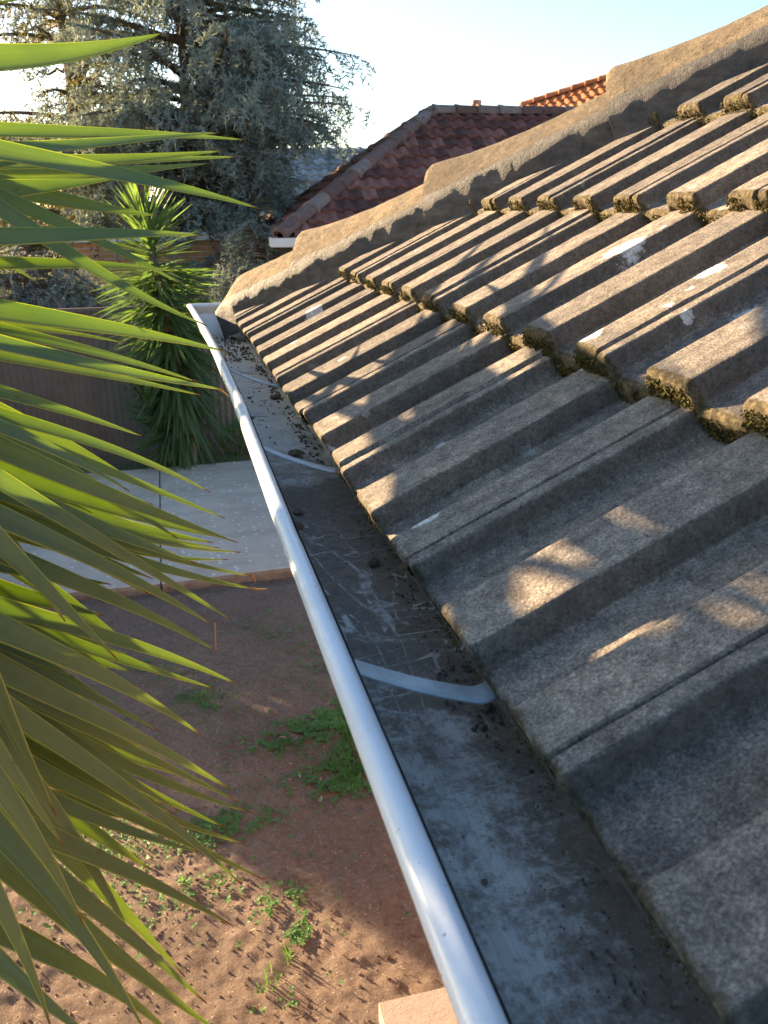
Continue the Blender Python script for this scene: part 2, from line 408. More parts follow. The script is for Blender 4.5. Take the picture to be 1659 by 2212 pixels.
def mat_brick():
    n = N('orange_brick')
    t = n.t.nodes.new('ShaderNodeTexBrick'); n.L(n.map((1, 1, 1), rot=(R(90), 0, 0)), t.inputs[0])
    t.inputs['Color1'].default_value = (.42, .19, .08, 1); t.inputs['Color2'].default_value = (.52, .25, .11, 1); t.inputs['Mortar'].default_value = (.45, .38, .30, 1)
    t.inputs['Scale'].default_value = 1.0; t.inputs['Brick Width'].default_value = .24; t.inputs['Row Height'].default_value = .086; t.inputs['Mortar Size'].default_value = .008
    return n.fin(t.outputs[0], .85, n.bump(t.outputs['Fac'], .3, .01), .2)
M['brick'] = mat_brick()
M['fascia'] = simple('white_fascia', (.70, .69, .64), .5, .4, .06, 5)
M['slab'] = simple('pinkish_concrete', (.34, .27, .225), .85, .2, .15, 30, .3)
M['dryleaf'] = simple('dry_leaf', (.34, .22, .13), .7, .3, .4, 40)
M['greenleaf'] = simple('pale_green_leaf', (.22, .28, .17), .5, .3, .3, 40)
M['straw'] = simple('dry_fibre', (.26, .16, .085), .7, .3, .3, 60)
M['rust'] = simple('terracotta_flue', (.36, .20, .14), .7, .3, .2, 10)

# ------------------------------------------------------------------ ground, path
def ground_z(x, y):
    P = np.stack([x, y], -1)
    return GZ + .03*vnoise(P, .8, 1, 2) + .010*vnoise(P, 4.5, 2, 3) + .011*vnoise(P, 22, 3, 4)

def sheet(name, xs, ys, zf, m, **k):
    X, Y = np.meshgrid(xs, ys, indexing='ij')
    mb = MB(); mb.grid(np.stack([X, Y, zf(X, Y)], -1), flip=True); return mb.build(name, m, smooth=True, **k)
nonu = lambda a, b, c, d, n1, n2, n3: np.unique(np.concatenate([np.linspace(a, b, n1), np.linspace(b, c, n2), np.linspace(c, d, n3)]))
xs = np.unique(np.concatenate([-np.geomspace(2.4, 600, 30)[::-1], np.arange(-2.4, 1.7, .016), np.geomspace(1.7, 600, 30)]))
ys = np.unique(np.concatenate([-np.geomspace(.5, 600, 20)[::-1], np.linspace(-.5, 1.6, 20), np.arange(1.6, 6.2, .016), np.linspace(6.2, 11, 80), np.geomspace(11, 800, 40)]))
def gz2(X, Y):
    z = ground_z(X, Y)
    edge = np.clip((6.4-Y)/.5, 0, 1)
    z = np.where(Y > 6.0, z-.05*np.clip((Y-6.0)/.15, 0, 1), z)
    return np.where((np.abs(X) > 8) | (Y > 14) | (Y < -3), GZ-.03, z)
sheet('ground', xs, ys, gz2, M['soil'], kind='structure')

PY0, PY1 = 6.22, 9.40
mb = MB()
xj = -.43
for (a, b) in ((-9, xj-.006), (xj+.006, 7)):
    n = int((b-a)/.25)+2
    X = np.linspace(a, b, n); 
    # slight wave on the near edge, rounded arris
    e = PY0 + .012*np.sin(X*3)+.02*vnoise(np.stack([X, X*0], -1), 2, 5)
    rows = []
    for (dy, dz) in ((0, -.10), (-.004, -.03), (.004, -.006), (.02, .0)):
        rows.append(np.stack([X, e+dy, GZ+.035+dz+0*X], -1))
    mb.grid(np.array(rows[:3]).transpose(1, 0, 2), mi=1)
    top = [rows[2], rows[3]]+[np.stack([X, np.full(n, yy), np.full(n, GZ+.035)], -1) for yy in np.linspace(PY0+.3, PY1, 8)]
    mb.grid(np.array(top).transpose(1, 0, 2), mi=0)
    mb.grid(np.array([top[-1], top[-1]-np.array([0, 0, .1])]).transpose(1, 0, 2), mi=0)
    for xx in (a, b):
        mb.add([(xx, PY0, GZ-.06), (xx, PY1, GZ-.06), (xx, PY1, GZ+.033), (xx, PY0, GZ+.033)], [(0, 1, 2, 3)], 0)
mb.build('path', [M['conc'], M['concside']], kind='structure')
# narrow slab against the house wall
mb = MB(); mb.box((1.3, .2, GZ-.02), (1.95, 3.96, .18)); o = mb.build('pavement', M['slab'], kind='structure')

# fallen things and weeds
def visible_xy(n, x0, x1, y0, y1):
    return rng.uniform(x0, x1, n), rng.uniform(y0, y1, n)
def scatter_flat(mb, x, y, size, tilt, zoff=.004, asp=.35, z=None):
    """small pointed blades lying about"""
    n = len(x); a = rng.uniform(0, 2*np.pi, n); s_ = size*rng.uniform(.5, 1.4, n)
    d = np.stack([np.cos(a), np.sin(a), tilt*rng.uniform(-1, 1, n)], -1)*s_[:, None]
    p = np.stack([-np.sin(a), np.cos(a), tilt*rng.uniform(-1, 1, n)], -1)*(s_*asp)[:, None]
    zz = (ground_z(x, y) if z is None else z)+zoff
    c = np.stack([x, y, zz+s_*tilt], -1)
    V = np.stack([c-d, c+p, c+d, c-p], 1).reshape(-1, 3)
    mb.add(V, np.arange(4*n).reshape(-1, 4), 0, np.tile([0., .3], (4*n, 1)))
def pebbles(mb, x, y, size):
    for i in range(len(x)):
        s_ = size*rng.uniform(.4, 1.5); c = np.array([x[i], y[i], ground_z(x[i], y[i])+s_*.2])
        v = np.array([(1, 0, 0), (-1, 0, 0), (0, 1, 0), (0, -1, 0), (0, 0, 1), (0, 0, -1)])*s_*rng.uniform(.5, 1.1, (6, 1))
        mb.add(c+v, [(0, 2, 4), (2, 1, 4), (1, 3, 4), (3, 0, 4), (2, 0, 5), (1, 2, 5), (3, 1, 5), (0, 3, 5)])
mb = MB(); x, y = visible_xy(4200, -1.7, 1.1, 1.7, 6.15); pebbles(mb, x, y, .0075)
mb.build('gravel', M['soil'], kind='stuff')
mb = MB(); x, y = visible_xy(1500, -1.7, 1.1, 1.9, 6.15); scatter_flat(mb, x, y, .014, .25, asp=.12)
mb.build('leaf_litter', M['straw'], kind='stuff')
patches = [(.33, 3.95, .16, .11, 420), (.58, 4.05, .17, .15, 520), (.45, 3.55, .2, .12, 480), (.62, 3.7, .16, .2, 520), (.16, 3.9, .1, .06, 130), (.05, 2.80, .07, .07, 150), (.10, 2.62, .05, .04, 60),
           (-.85, 3.5, .25, .16, 160), (-.25, 3.30, .25, .1, 200), (-.1, 3.35, .14, .08, 130), (-.22, 4.5, .25, .18, 120), (-.5, 4.9, .3, .2, 90), (-.7, 3.1, .3, .25, 130),
           (-.3, 2.95, .25, .15, 80), (.3, 5.3, .3, .3, 60), (-1.0, 4.3, .3, .3, 120), (.6, 4.7, .2, .3, 130), (-.02, 2.35, .2, .1, 14), (0, 3.6, .8, .9, 160)]
mb = MB()
for (cx, cy, sx, sy, n) in patches:
    n = int(n*1.35); x = cx+rng.normal(0, sx*.6, n); y = cy+rng.normal(0, sy*.6, n)
    keep = vnoise(np.stack([x, y], -1), 14, 9, 2) > -.25; x, y = x[keep], y[keep]
    for k in range(3):
        a = rng.uniform(0, 6.28); scatter_flat(mb, x+.008*math.cos(a), y+.008*math.sin(a), .0085, .35, zoff=.014, asp=.75)
mb.build('clover', M['weed'], attr='luv', kind='stuff')
mb = MB()
for (cx, cy, sx, sy, n) in [(.55, 3.65, .16, .14, 300), (.6, 3.9, .12, .1, 160), (-.18, 4.5, .12, .08, 80), (-.6, 3.25, .08, .05, 26), (-.05, 2.42, .04, .03, 16), (.04, 2.52, .02, .02, 16), (-.35, 3.0, .03, .03, 12), (.0, 3.5, .9, 1.0, 70), (-.8, 3.4, .2, .1, 60),
                              (.2, 9.75, 1.2, .15, 200), (-.3, 9.6, .8, .1, 160)]:
    for i in range(n):
        x = cx+rng.normal(0, sx*.6); y = cy+rng.normal(0, sy*.6)
        if PY0-.05 < y < PY1+.05: continue
        z = float(gz2(np.array([x]), np.array([y]))[0]); h = rng.uniform(.02, .07)*(1.8 if y > 9 else 1); a = rng.uniform(0, 6.28); l = h*rng.uniform(.2, .9)
        wv = np.array([-math.sin(a), math.cos(a), 0])*.002*(2 if y > 9 else 1); d = np.array([math.cos(a), math.sin(a), 0])
        p0 = np.array([x, y, z]); p1 = p0+d*l*.4+[0, 0, h*.7]; p2 = p0+d*l+[0, 0, h]
        mb.add([p0-wv, p0+wv, p1+wv, p1-wv, p2], [(0, 1, 2, 3), (3, 2, 4)], 0, np.tile([0., .3], (5, 1)))
mb.build('grass', M['weed'], attr='luv', kind='stuff')

# fallen gum leaves, countable
leafspots = [(693, 1725, .05, 1, 'greenleaf', 'pale green gum leaf lying on the soil just below the grass patch'),
             (648, 1677, .035, 1.6, 'greenleaf', 'small pale green leaf on the edge of the clover, above the larger pale leaf'),
             (628, 1650, .028, 2.3, 'greenleaf', 'thin pale leaf left of the clover edge'),
             (612, 1597, .045, 2.7, 'dryleaf', 'brown gum leaf lying on the left clover clump'),
             (708, 1525, .04, .4, 'dryleaf', 'tan leaf beside the gutter above the clover'),
             (625, 1684, .03, 2.4, 'dryleaf', 'short brown leaf just below the clover patch'),
             (693, 1680, .03, 1.2, 'dryleaf', 'thin brown leaf standing between clover and grass tuft'),
             (727, 1555, .035, 1.4, 'dryleaf', 'pale leaf on the grass right against the gutter'),
             (545, 2010, .035, .2, 'dryleaf', 'pale curled leaf left of the low clover clump'),
             (322, 1822, .04, 1.9, 'greenleaf', 'white green leaf on the sunlit soil between the yucca blades'),
             (800, 1960, .03, 1.3, 'dryleaf', 'reddish brown leaf on bare soil near the gutter')]
for (px, py, ln, a, m_, lab) in leafspots:
    p = onz(px, py, GZ+.02); p[2] = float(ground_z(p[0], p[1]))+.018
    mb = MB(); t = np.linspace(-1, 1, 9); wd = (1-t**2)*.17*ln+.0006; c = np.stack([t*ln/2*2*.5, .12*ln*t**2, .15*ln*t**2], -1)
    ca, sa = math.cos(a), math.sin(a)
    rot = lambda q: np.stack([q[..., 0]*ca-q[..., 1]*sa, q[..., 0]*sa+q[..., 1]*ca, q[..., 2]], -1)
    g = np.stack([c+np.stack([0*wd, -wd, .4*wd], -1), c, c+np.stack([0*wd, wd, .4*wd], -1)], 1)
    mb.grid(rot(g)); o = mb.build('fallen_leaf', M[m_], smooth=True, label=lab, cat='leaf', group='gum leaves fallen on the soil'); o.location = p
    sm = o.modifiers.new('t', 'SOLIDIFY'); sm.thickness = .0008

# ------------------------------------------------------------------ our house
house = empty('house', (1.0, 0, GZ), label='house with mossy grey concrete tile roof and white gutter seen from its eave', cat='house')
RIDGE = .033; DROP = .026
_pu = np.array([0, .0505, .0525, .054, .0595, .062, .067, .119, .1235, .126, .131, .1325, .1345, .1965, .1985, .200, .2055, .208, .213, .270, .2745, .277, .2825, .284, .286, .30])
_pn = np.array([0, 0, -.0008, -.003, -.0235, -.0265, -.0275, -.0275, -.0265, -.0235, -.003, -.0008, 0, 0, -.0008, -.003, -.0235, -.0265, -.0275, -.0275, -.0265, -.0235, -.0045, -.0023, -.0018, -.0015])
def tile_rows(mb, hi, j, i, s0, L, rnd):
    nu, ntt = (76, 34) if hi else (20, 5)
    u = np.unique(np.concatenate([[0, .0012, .003], _pu[1:-1], np.linspace(.004, .296, nu), [.297, .2988, .3]]))
    prof = np.interp(u, _pu, _pn)
    if hi:
        k = np.array([.2, .6, .2]); 
    dip = np.where(u < .0028, -.009, 0)+np.where(u > .2975, -.009, 0)
    tt = np.linspace(.008, L+.035, ntt)
    shift = .15 if j % 2 else 0.0
    ds, dn, rot = rnd.normal(0, .003 if j else .0015), rnd.normal(0, .0012), rnd.normal(0, .006)
    yb = Y0+.3*i+shift+rnd.normal(0, .001)
    y = yb+u
    rows = []; moss = []
    fn = vnoise(np.stack([y, y*0+s0*3], -1), 60, 3, 3); fn2 = vnoise(np.stack([y, y*0+s0*5], -1), 180, 4, 2)
    lump = (.0045*fn+.002*fn2)*(.35 if j == 0 else 1) if hi else 0*u
    th = .029 if j else .019
    pan = np.clip(-prof/.0265, 0, 1)
    flank = np.clip(np.abs(np.gradient(prof, u))/2.0, 0, 1)*((u < .066)*.5+(u > .066)*1.0)  # steep rib sides, masked for staining and painted side shade
    thick = th+.003*pan+((0.004 if j else .001)*fn if hi else 0)
    for (a, b, m) in ((.012, -1.0, 1.0), (.001, -.93, 1.0), (-.003, -.7, 1.0), (-.0035, -.45, 1.0), (-.003, -.22, .95), (-.0005, -.06, .85), (.0035, -.012, .62)):
        sc = min(1, -b*1.4)
        rows.append((s0+ds+rot*(u-.15)+a-lump*sc, prof+dip*.5+b*thick+DROP*0)); moss.append(np.full(len(u), m))
    for t in tt:
        rows.append((s0+ds+rot*(u-.15)*(1-t/L)+t-lump*.3*math.exp(-t/.01), prof+dip-DROP*t/L)); moss.append(.55*math.exp(-t/.012)+.10+.25*(dip < -.001))
    P = np.array([roofpt(r[0], y, r[1]+dn) for r in rows])
    if hi:
        nz = .0006*vnoise(P, 45, 6, 3)+.0005*vnoise(P, 160, 8, 2)
        P = P+nz[..., None]*np.array([-ST, 0, CT])
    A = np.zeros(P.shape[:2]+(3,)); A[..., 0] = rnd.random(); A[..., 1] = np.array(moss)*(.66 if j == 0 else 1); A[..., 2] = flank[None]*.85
    m, n = P.shape[:2]
    I, J = np.meshgrid(np.arange(m-1), np.arange(n-1), indexing='ij')
    q = np.stack([I*n+J, I*n+J+1, (I+1)*n+J+1, (I+1)*n+J], -1).reshape(-1, 4)
    Pf = P.reshape(-1, 3); ok = (Pf[:, 0]+Pf[:, 1] < YE+.045)
    q = q[ok[q].all(1)]
    if len(q): 
        mb.add(Pf, q[:, ::-1], 0, A.reshape(-1, 3))
rnd = np.random.default_rng(11)
starts = [0.0, G1]+[G1+G*k for k in range(1, 9)]
mb = MB()
for j, s0 in enumerate(starts[:-1]):
    L = starts[j+1]-s0
    for i in range(-8, 9):
        yb = Y0+.3*i
        if yb+s0*CT > YE+.1: continue
        hi = (yb > -.35) and j < 6 and (yb > .3 + .0*j or j < 2 or True)
        if j >= 3 and yb < .55: hi = False
        tile_rows(mb, hi, j, i, s0, L, rnd)
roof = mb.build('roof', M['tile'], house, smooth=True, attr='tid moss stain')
def autosmooth(o, ang=35):
    me = o.data
    try: me.set_sharp_from_angle(angle=R(ang))
    except Exception: pass
autosmooth(roof, 25)
# far slope: the same slope mirrored in the hip
mb = MB(); rnd2 = np.random.default_rng(12)
for j, s0 in enumerate(starts[:-1]):
    for i in range(-8, 9):
        if Y0+.3*i+s0*CT > YE+.1: continue
        tile_rows(mb, False, j, i, s0, starts[j+1]-s0, rnd2)
HC = YE+.04
for k in range(len(mb.v)):
    v = mb.v[k].copy(); mb.v[k] = np.stack([HC+.015-v[:, 1], HC+.015-v[:, 0], v[:, 2]], -1)
mb.f = [f[::-1] for f in mb.f]
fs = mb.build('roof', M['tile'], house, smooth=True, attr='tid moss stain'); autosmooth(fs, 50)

# moss tufts on the tile noses
mb = MB()
rm = np.random.default_rng(5)
for j, s0 in enumerate(starts[:5]):
    n = [3000, 15000, 11000, 6000, 2500][j]
    y = rm.uniform(-.1, YE-s0*CT, n)
    shift = .15 if j % 2 else 0
    uu = np.mod(y-Y0-shift, .3); pr = np.interp(uu, _pu, _pn)
    dens = vnoise(np.stack([y, y*0+j], -1), 22, 2, 3) > (-.3 if j else .05)
    y, uu, pr = y[dens], uu[dens], pr[dens]
    n = len(y); b = rm.uniform(0, 1, n)**.8
    base = roofpt(s0-.004-.004*rm.random(n), y, pr-.004-.030*b)
    sz = rm.uniform(.0008, .0026, n)*(1.2 if j else .7)
    d = np.stack([-rm.uniform(.1, 1, n), rm.normal(0, .6, n), rm.normal(-.3, .6, n)], -1); d /= np.linalg.norm(d, axis=1)[:, None]
    e = np.cross(d, rm.normal(0, 1, (n, 3))); e /= np.linalg.norm(e, axis=1)[:, None]
    g_ = np.cross(d, e)
    V = np.stack([base+e*sz[:, None]*.6, base-e*sz[:, None]*.3+g_*sz[:, None]*.5, base-e*sz[:, None]*.3-g_*sz[:, None]*.5, base+d*sz[:, None]*1.5], 1).reshape(-1, 3)
    q = np.arange(n)[:, None]*4
    Fc = np.concatenate([q+[0, 1, 3], q+[1, 2, 3], q+[2, 0, 3]])
    mb.add(V, Fc)
mb.build('moss', M['moss'], roof, kind='stuff')

# hip caps
HT = math.tan(TH)
hd = np.array([1, -1, HT])/math.sqrt(2+HT*HT); wdir = np.array([-1, -1, 0])/math.sqrt(2); hup = np.cross(wdir, hd); hup = hup if hup[2] > 0 else -hup
def hip(t): return np.array([t, HC-t, t*HT])
segs = [(.0, .25), (.225, .54), (.515, .855), (.83, 1.16), (1.135, 1.46), (1.435, 1.78), (1.76, 2.1)]
prof = [(-.096, -.085), (-.094, -.055), (-.092, -.025), (-.088, .002), (-.080, .016), (-.060, .034), (-.036, .053), (-.016, .067), (0, .072)]
prof = prof+[(-a, b) for a, b in prof[-2::-1]]
PW = np.array([p[0] for p in prof]); PH = np.array([p[1] for p in prof])
uu = np.linspace(0, 1, 57); PW = np.interp(uu, np.linspace(0, 1, len(prof)), PW); PH = np.interp(uu, np.linspace(0, 1, len(prof)), PH)
for k, (t0, t1) in enumerate(segs):
    mb = MB(); nt_ = 44; rows = []; att = []
    for ti, t in enumerate(np.linspace(t0, t1, nt_)):
        f = (t-t0)/(t1-t0)
        sc =   .86+.57*math.exp(-(f/.34)**1.3)-.10*math.exp(-f/.010)+.03*math.exp(-(1-f)/.05)+.05*math.sin(k*2.1)
        w_ = 1.10-.12*f
        if k == 0: sc = .25+(1.05-.25)*min(1, (f/.22))**.7-.2*max(0, f-.3)+.16*math.exp(-(1-f)/.05); w_ = .72+.33*min(1, f/.25)
        base = hip(t)
        side = (np.abs(PW) > .06)
        rag = vnoise(np.stack([np.full(len(PW), t*1.0), PW*2+k], -1), 25, k, 3)
        ph = np.where(PH > 0, PH*sc, PH-.012*np.abs(rag)); ridge_ = np.exp(-((PH+.012)/.018)**2)*(PH < .02)
        P = base+wdir*(PW*w_*(1+ridge_*(.05+.07*rag)))[:, None]*1.0*-1+hup*ph[:, None]
        P = P+(.0016*vnoise(P, 11, 3+k, 3)+.0012*vnoise(P, 60, 5, 3))[:, None]*(hup+wdir*np.sign(-PW)[:, None])
        rows.append(P); att.append(np.clip(.5+(.016-PH)/.028, 0, 1))
    rows = np.array(rows); att = np.array(att)
    # front face folded in, giving a rounded nose
    c0 = hip(t0)+hup*(-.02)
    fr = [c0+(rows[0]-c0)*s_+hd*d_ for s_, d_ in ((.62, .012), (.93, -.002))]
    rows = np.concatenate([np.array(fr), rows]); att = np.concatenate([np.full((2, att.shape[1]), .75), att])
    mb.grid(rows, a=att[..., None], flip=False)
    o = mb.build('hip_cap', M['cap'], roof, smooth=True, attr='skirt'); autosmooth(o, 60)

# wall, soffit, fascia
mb = MB(); mb.box((2.85, -.75, (GZ-.3)/2-.08), (4.1, 5.3, abs(GZ)-.28)); mb.build('wall', M['brick'], house)
mb = MB(); mb.box((.44, -.6, -.155), (.72, 6.3, .012)); mb.box((2.4, 2.21, -.157), (4.6, .72, .012)); mb.build('soffit', M['fascia'], house)
mb = MB(); mb.box((.062, -.55, -.105), (.02, 6.3, .13)); mb.box((2.4, 2.625, -.105), (4.66, .02, .129)); mb.build('fascia', M['fascia'], house)

# gutter
lipY = np.array([-2, .2, .5, .8, 1.1, 1.36, 1.45, 1.8, 2.2, 2.735]); lipO = np.array([.0965, .0962, .0960, .0958, .0935, .0905, .0925, .094, .100, .115])
lipZ = np.array([.005, .005, .005, .006, .007, .007, .009, .010, .010, .010])
ypath = np.concatenate([np.linspace(-2, .1, 10), np.arange(.12, 2.73, .012), [2.735]])
def catm(x, X, Yv):
    a = np.interp(x, X, Yv); 
    return a
lo = catm(ypath, lipY, lipO); lz = catm(ypath, lipY, lipZ)
ker = np.ones(9)/9; pad = lambda a: np.convolve(np.pad(a, 4, 'edge'), ker, 'valid'); lo, lz = pad(lo), pad(lz); lo[-1] = .117
yr = 2.735
def sweep(prof_fn, name, m, parent, rev=False):
    mb = MB(); rows = []
    for y, o_, z_ in zip(ypath, lo, lz):
        pr = prof_fn(o_, z_, y)
        rows.append([(-a, min(y, yr-(o_-a)) if y > yr-.15 else y, b) for a, b in pr])
    # corner mitre, then the return run along +X
    for x in list(np.linspace(-.06, .4, 6))+[2.5]:
        pr = prof_fn(.117, .010, 9)
        rows.append([(max(x, -a), yr-(.117-a), b) for a, b in pr])
    mb.grid(np.array(rows), flip=rev); return mb.build(name, m, parent, smooth=True)
FL = -.078
def p_in(o_, z_, y):
    d = .0 if y > 5 else .0012*float(vnoise(np.array([y, 0.0]), 8, 2, 2))
    return [(-.045, -.03), (-.045, FL+.006), (-.040, FL+d), (-.02, FL+d), (.0, FL-.001+d), (.03, FL-.001-d), (.055, FL), (o_-.030, FL+.002), (o_-.024, FL+.008), (o_-.018, -.045), (o_-.013, -.010), (o_-.011, z_-.002)]
def bead(o_, z_, y):
    r = float(np.interp(y, [0, .70, .74, .78, 1.2, 1.28, 1.36, 1.4, 1.46, 2], [.0090, .0090, .0085, .0090, .0090, .0098, .0096, .0082, .0090, .0090]))
    P = [(o_-.0115, z_-.004)]
    P = [(o_+r*math.cos(t)*1.0, z_-.002+r*math.sin(t)*(.9)) for t in np.linspace(math.pi*1.02, -math.pi*.62, 15)]
    P += [(o_-.013, -.012), (o_-.022, -.05), (o_-.034, FL-.004), (.03, FL-.006), (-.045, FL-.006)]
    return P
gutter = sweep(bead, 'gutter', M['white'], house, rev=False); autosmooth(gutter, 50)
gi = sweep(p_in, 'gutter_channel', M['gutter_in'], gutter, rev=False); autosmooth(gi, 50)
for (y0, y1) in ((.515, .475), (1.115, 1.03), (1.735, 1.60)):
    mb = MB(); t = np.linspace(0, 1, 26)
    o_ = np.interp(y0, ypath, lo)-.010
    x = -o_+t*(o_+.030); z = -.010-.022*np.sin(np.clip(t/.9, 0, 1)*math.pi/2)-.006*np.clip((t-.6)/.4, 0, 1)**2
    y = y0+(y1-y0)*t**.9+np.where(t > .72, np.clip(t-.72, 0, 1)**1.6*.26, 0)
    hw = .0115
    c = np.stack([x, y, z], -1)
    g_ = np.stack([c+[0, -hw, 0], c+[0, -hw*.8, .0012], c+[0, 0, .0005], c+[0, hw*.8, .0012], c+[0, hw, 0]], 1)
    mb.grid(g_, flip=True); g2 = g_.copy(); g2[..., 2] -= .0012; mb.grid(g2)
    mb.build('gutter_strap', M['strap'], gutter, smooth=True)

# mud clods in the gutter
def clod(p, r, lab):
    mb = MB(); n1, n2 = 9, 12; rows = []
    for a in np.linspace(0, math.pi, n1):
        rows.append([(math.sin(a)*math.cos(b), math.sin(a)*math.sin(b), math.cos(a)*.6) for b in np.linspace(0, 2*math.pi, n2+1)])
    P = np.array(rows); s_ = rng.uniform(0, 50); d = 1+.55*vnoise(P, 1.3, s_, 3)
    P = P*d[..., None]*r*.78*np.array([rng.uniform(.8, 1.4), rng.uniform(.6, 1.1), .7])+.12*r*vnoise(P, 5, s_, 2)[..., None]; mb.grid(P, flip=True)
    o = mb.build('mud_clod', M['clod'], label=lab, cat='clod', group='dried mud clods in the gutter'); o.location = p; o.rotation_euler.z = rng.uniform(0, 6)
for (px, py, r, lab) in [(800, 1452, .007, 'mud clod against the underside of the nearest strap at its left end'), (645, 1103, .0085, 'brown mud lump beside the lip, below the second strap'), (642, 1134, .010, 'larger flat mud lump by the lip, next below the small one'),
                         (805, 1213, .009, 'dark mud clod close under the tiles below the streaked silt'), (594, 858, .013, 'big dark mud clod near the tiles by the third strap'), (585, 832, .011, 'dark clod at the tile end of the third strap'),
                         (538, 857, .006, 'small clod in the middle of the dusty channel below the third strap'), (515, 778, .007, 'small clod above the third strap near the lip'), (522, 752, .007, 'clod near the far end between lip and tiles'), (507, 730, .008, 'clod near the far end of the dusty channel'),
                         (545, 900, .006, 'thin dark clod on clean dusty channel floor'), (640, 980, .014, 'wide low mud heap right above the second strap'), (820, 1620, .0028, 'tiny dark clod on the channel below the nearest strap'), (1048, 1895, .0032, 'dark moss clod alone on the blue grey channel floor'),
                         (1045, 1520, .008, 'mud clod tucked under tile edge below the nearest strap')]:
    p = onz(px, py, FL+.004); p[2] = FL+r*.35; clod(p, r, lab)
mb = MB()
for (n, x0, x1, y0, y1, s_) in ((260, -.06, .035, .3, 1.2, .0008), (120, -.05, .035, 1.2, 2.7, .0018), (160, .012, .038, .4, 1.0, .0014), (200, -.07, .03, 2.2, 2.62, .0035), (60, .0, .035, .50, .60, .002), (60, -.01, .03, .26, .36, .0011), (170, .012, .03, 1.2, 2.4, .0032)):
    for _ in range(n):
        p = np.array([rng.uniform(x0, x1), rng.uniform(y0, y1), FL+.001]); r = s_*rng.uniform(.4, 1.6)
        v = rng.normal(0, 1, (6, 3)); v /= np.linalg.norm(v, axis=1)[:, None]; v = np.array([(1, 0, 0), (-1, 0, 0), (0, 1, 0), (0, -1, 0), (0, 0, 1), (0, 0, -1)])*r*rng.uniform(.5, 1.1, (6, 1))
        mb.add(p+v, [(0, 2, 4), (2, 1, 4), (1, 3, 4), (3, 0, 4), (2, 0, 5), (1, 2, 5), (3, 1, 5), (0, 3, 5)])
mb.build('dirt', M['clod'], kind='stuff')

# ------------------------------------------------------------------ fence
FY = 10.42
fence = empty('corrugated_fence', (0, FY, GZ), label='brown corrugated metal fence behind the path and the far yucca', cat='fence')
ftop = at(129, 671, 1)-CAM; ftop = CAM+ftop*(FY/ftop[1]); FZ = float(ftop[2])
mb = MB(); X = np.arange(-7.5, 6.2, .0095); 
prof = FY+.009*np.sin(2*math.pi*X/.076)
wav = .02*vnoise(np.stack([X, 0*X], -1), .7, 3, 2)
mb.grid(np.array([np.stack([X, prof+wav*.3, np.full(len(X), z)], -1) for z in np.linspace(GZ-.1, FZ-.015, 4)]))
fs_ = mb.build('sheet', M['fence'], fence, smooth=True)
mb = MB()
for a, b in ((-7.5, -4.9), (-4.9, -2.52), (-2.52, -.15), (-.15, 2.22), (2.22, 4.6), (4.6, 6.2)):
    mb.box(((a+b)/2, FY, FZ), (b-a-.01, .045, .04))
mb.build('top_rail', M['fence'], fence)
for x in (-4.9, -2.52, -.15, 2.22, 4.6):
    mb = MB(); mb.box((x, FY-.012, (FZ+GZ)/2-.03), (.05, .05, FZ-GZ)); mb.build('post', M['fence'], fence)

# ------------------------------------------------------------------ neighbouring roofs
def pip(P, poly):
    x, y = P[:, 0], P[:, 1]; c = np.zeros(len(P), bool); n = len(poly)
    for i in range(n):
        x1, y1 = poly[i]; x2, y2 = poly[(i+1) % n]
        k = ((y1 > y) != (y2 > y)) & (x < (x2-x1)*(y-y1)/(y2-y1+1e-12)+x1); c ^= k
    return c
def tiled(O, U, V, poly, tu, tv, h=.045, step=.035, over=.02, rs=1):
    """tiles on the plane O + a U + b V, U along the eave, V up the slope"""
    O, U, V = map(lambda q: np.array(q, float), (O, U, V)); U /= np.linalg.norm(U); V /= np.linalg.norm(V); Nn = np.cross(U, V); Nn = Nn if Nn[2] > 0 else -Nn
    poly = np.array(poly); a0, a1 = poly[:, 0].min(), poly[:, 0].max(); b0, b1 = poly[:, 1].min(), poly[:, 1].max()
    mb = MB(); rr = np.random.default_rng(rs)
    pu = np.array([0, .12, .25, .42, .58, .75, .88, 1.0]); pn = np.array([.5, .15, 0, .05, .75, 1, .9, .5])
    nb = int((b1-b0)/tv)+1
    for j in range(nb):
        na = int((a1-a0)/tu)+2
        for i in range(-1, na):
            a = a0+i*tu; b = b0+j*tv
            cc = np.array([[a+tu/2, b+tv/2]])
            if not pip(cc, poly)[0]: continue
            jn = rr.normal(0, .003); js = rr.normal(0, .004)
            rows = []
            for (t, nn) in ((0, -.03), (0, step), (.01, step+.004), (tv*.5, step*.55), (tv+over, 0)):
                rows.append([O+U*(a+u_*tu)+V*(b+t+js)+Nn*(nn+jn+(h*p_ if t > 0 or nn > 0 else 0)) for u_, p_ in zip(pu, pn)])
            r_ = rr.random()
            mb.grid(np.array(rows), a=np.full((5*8, 1), r_), flip=True)
    P = np.array([O+U*a+V*b-Nn*.02 for a, b in poly]); mb.add(P, [tuple(range(len(P)))], 0, np.full((len(P), 1), .3))
    return mb
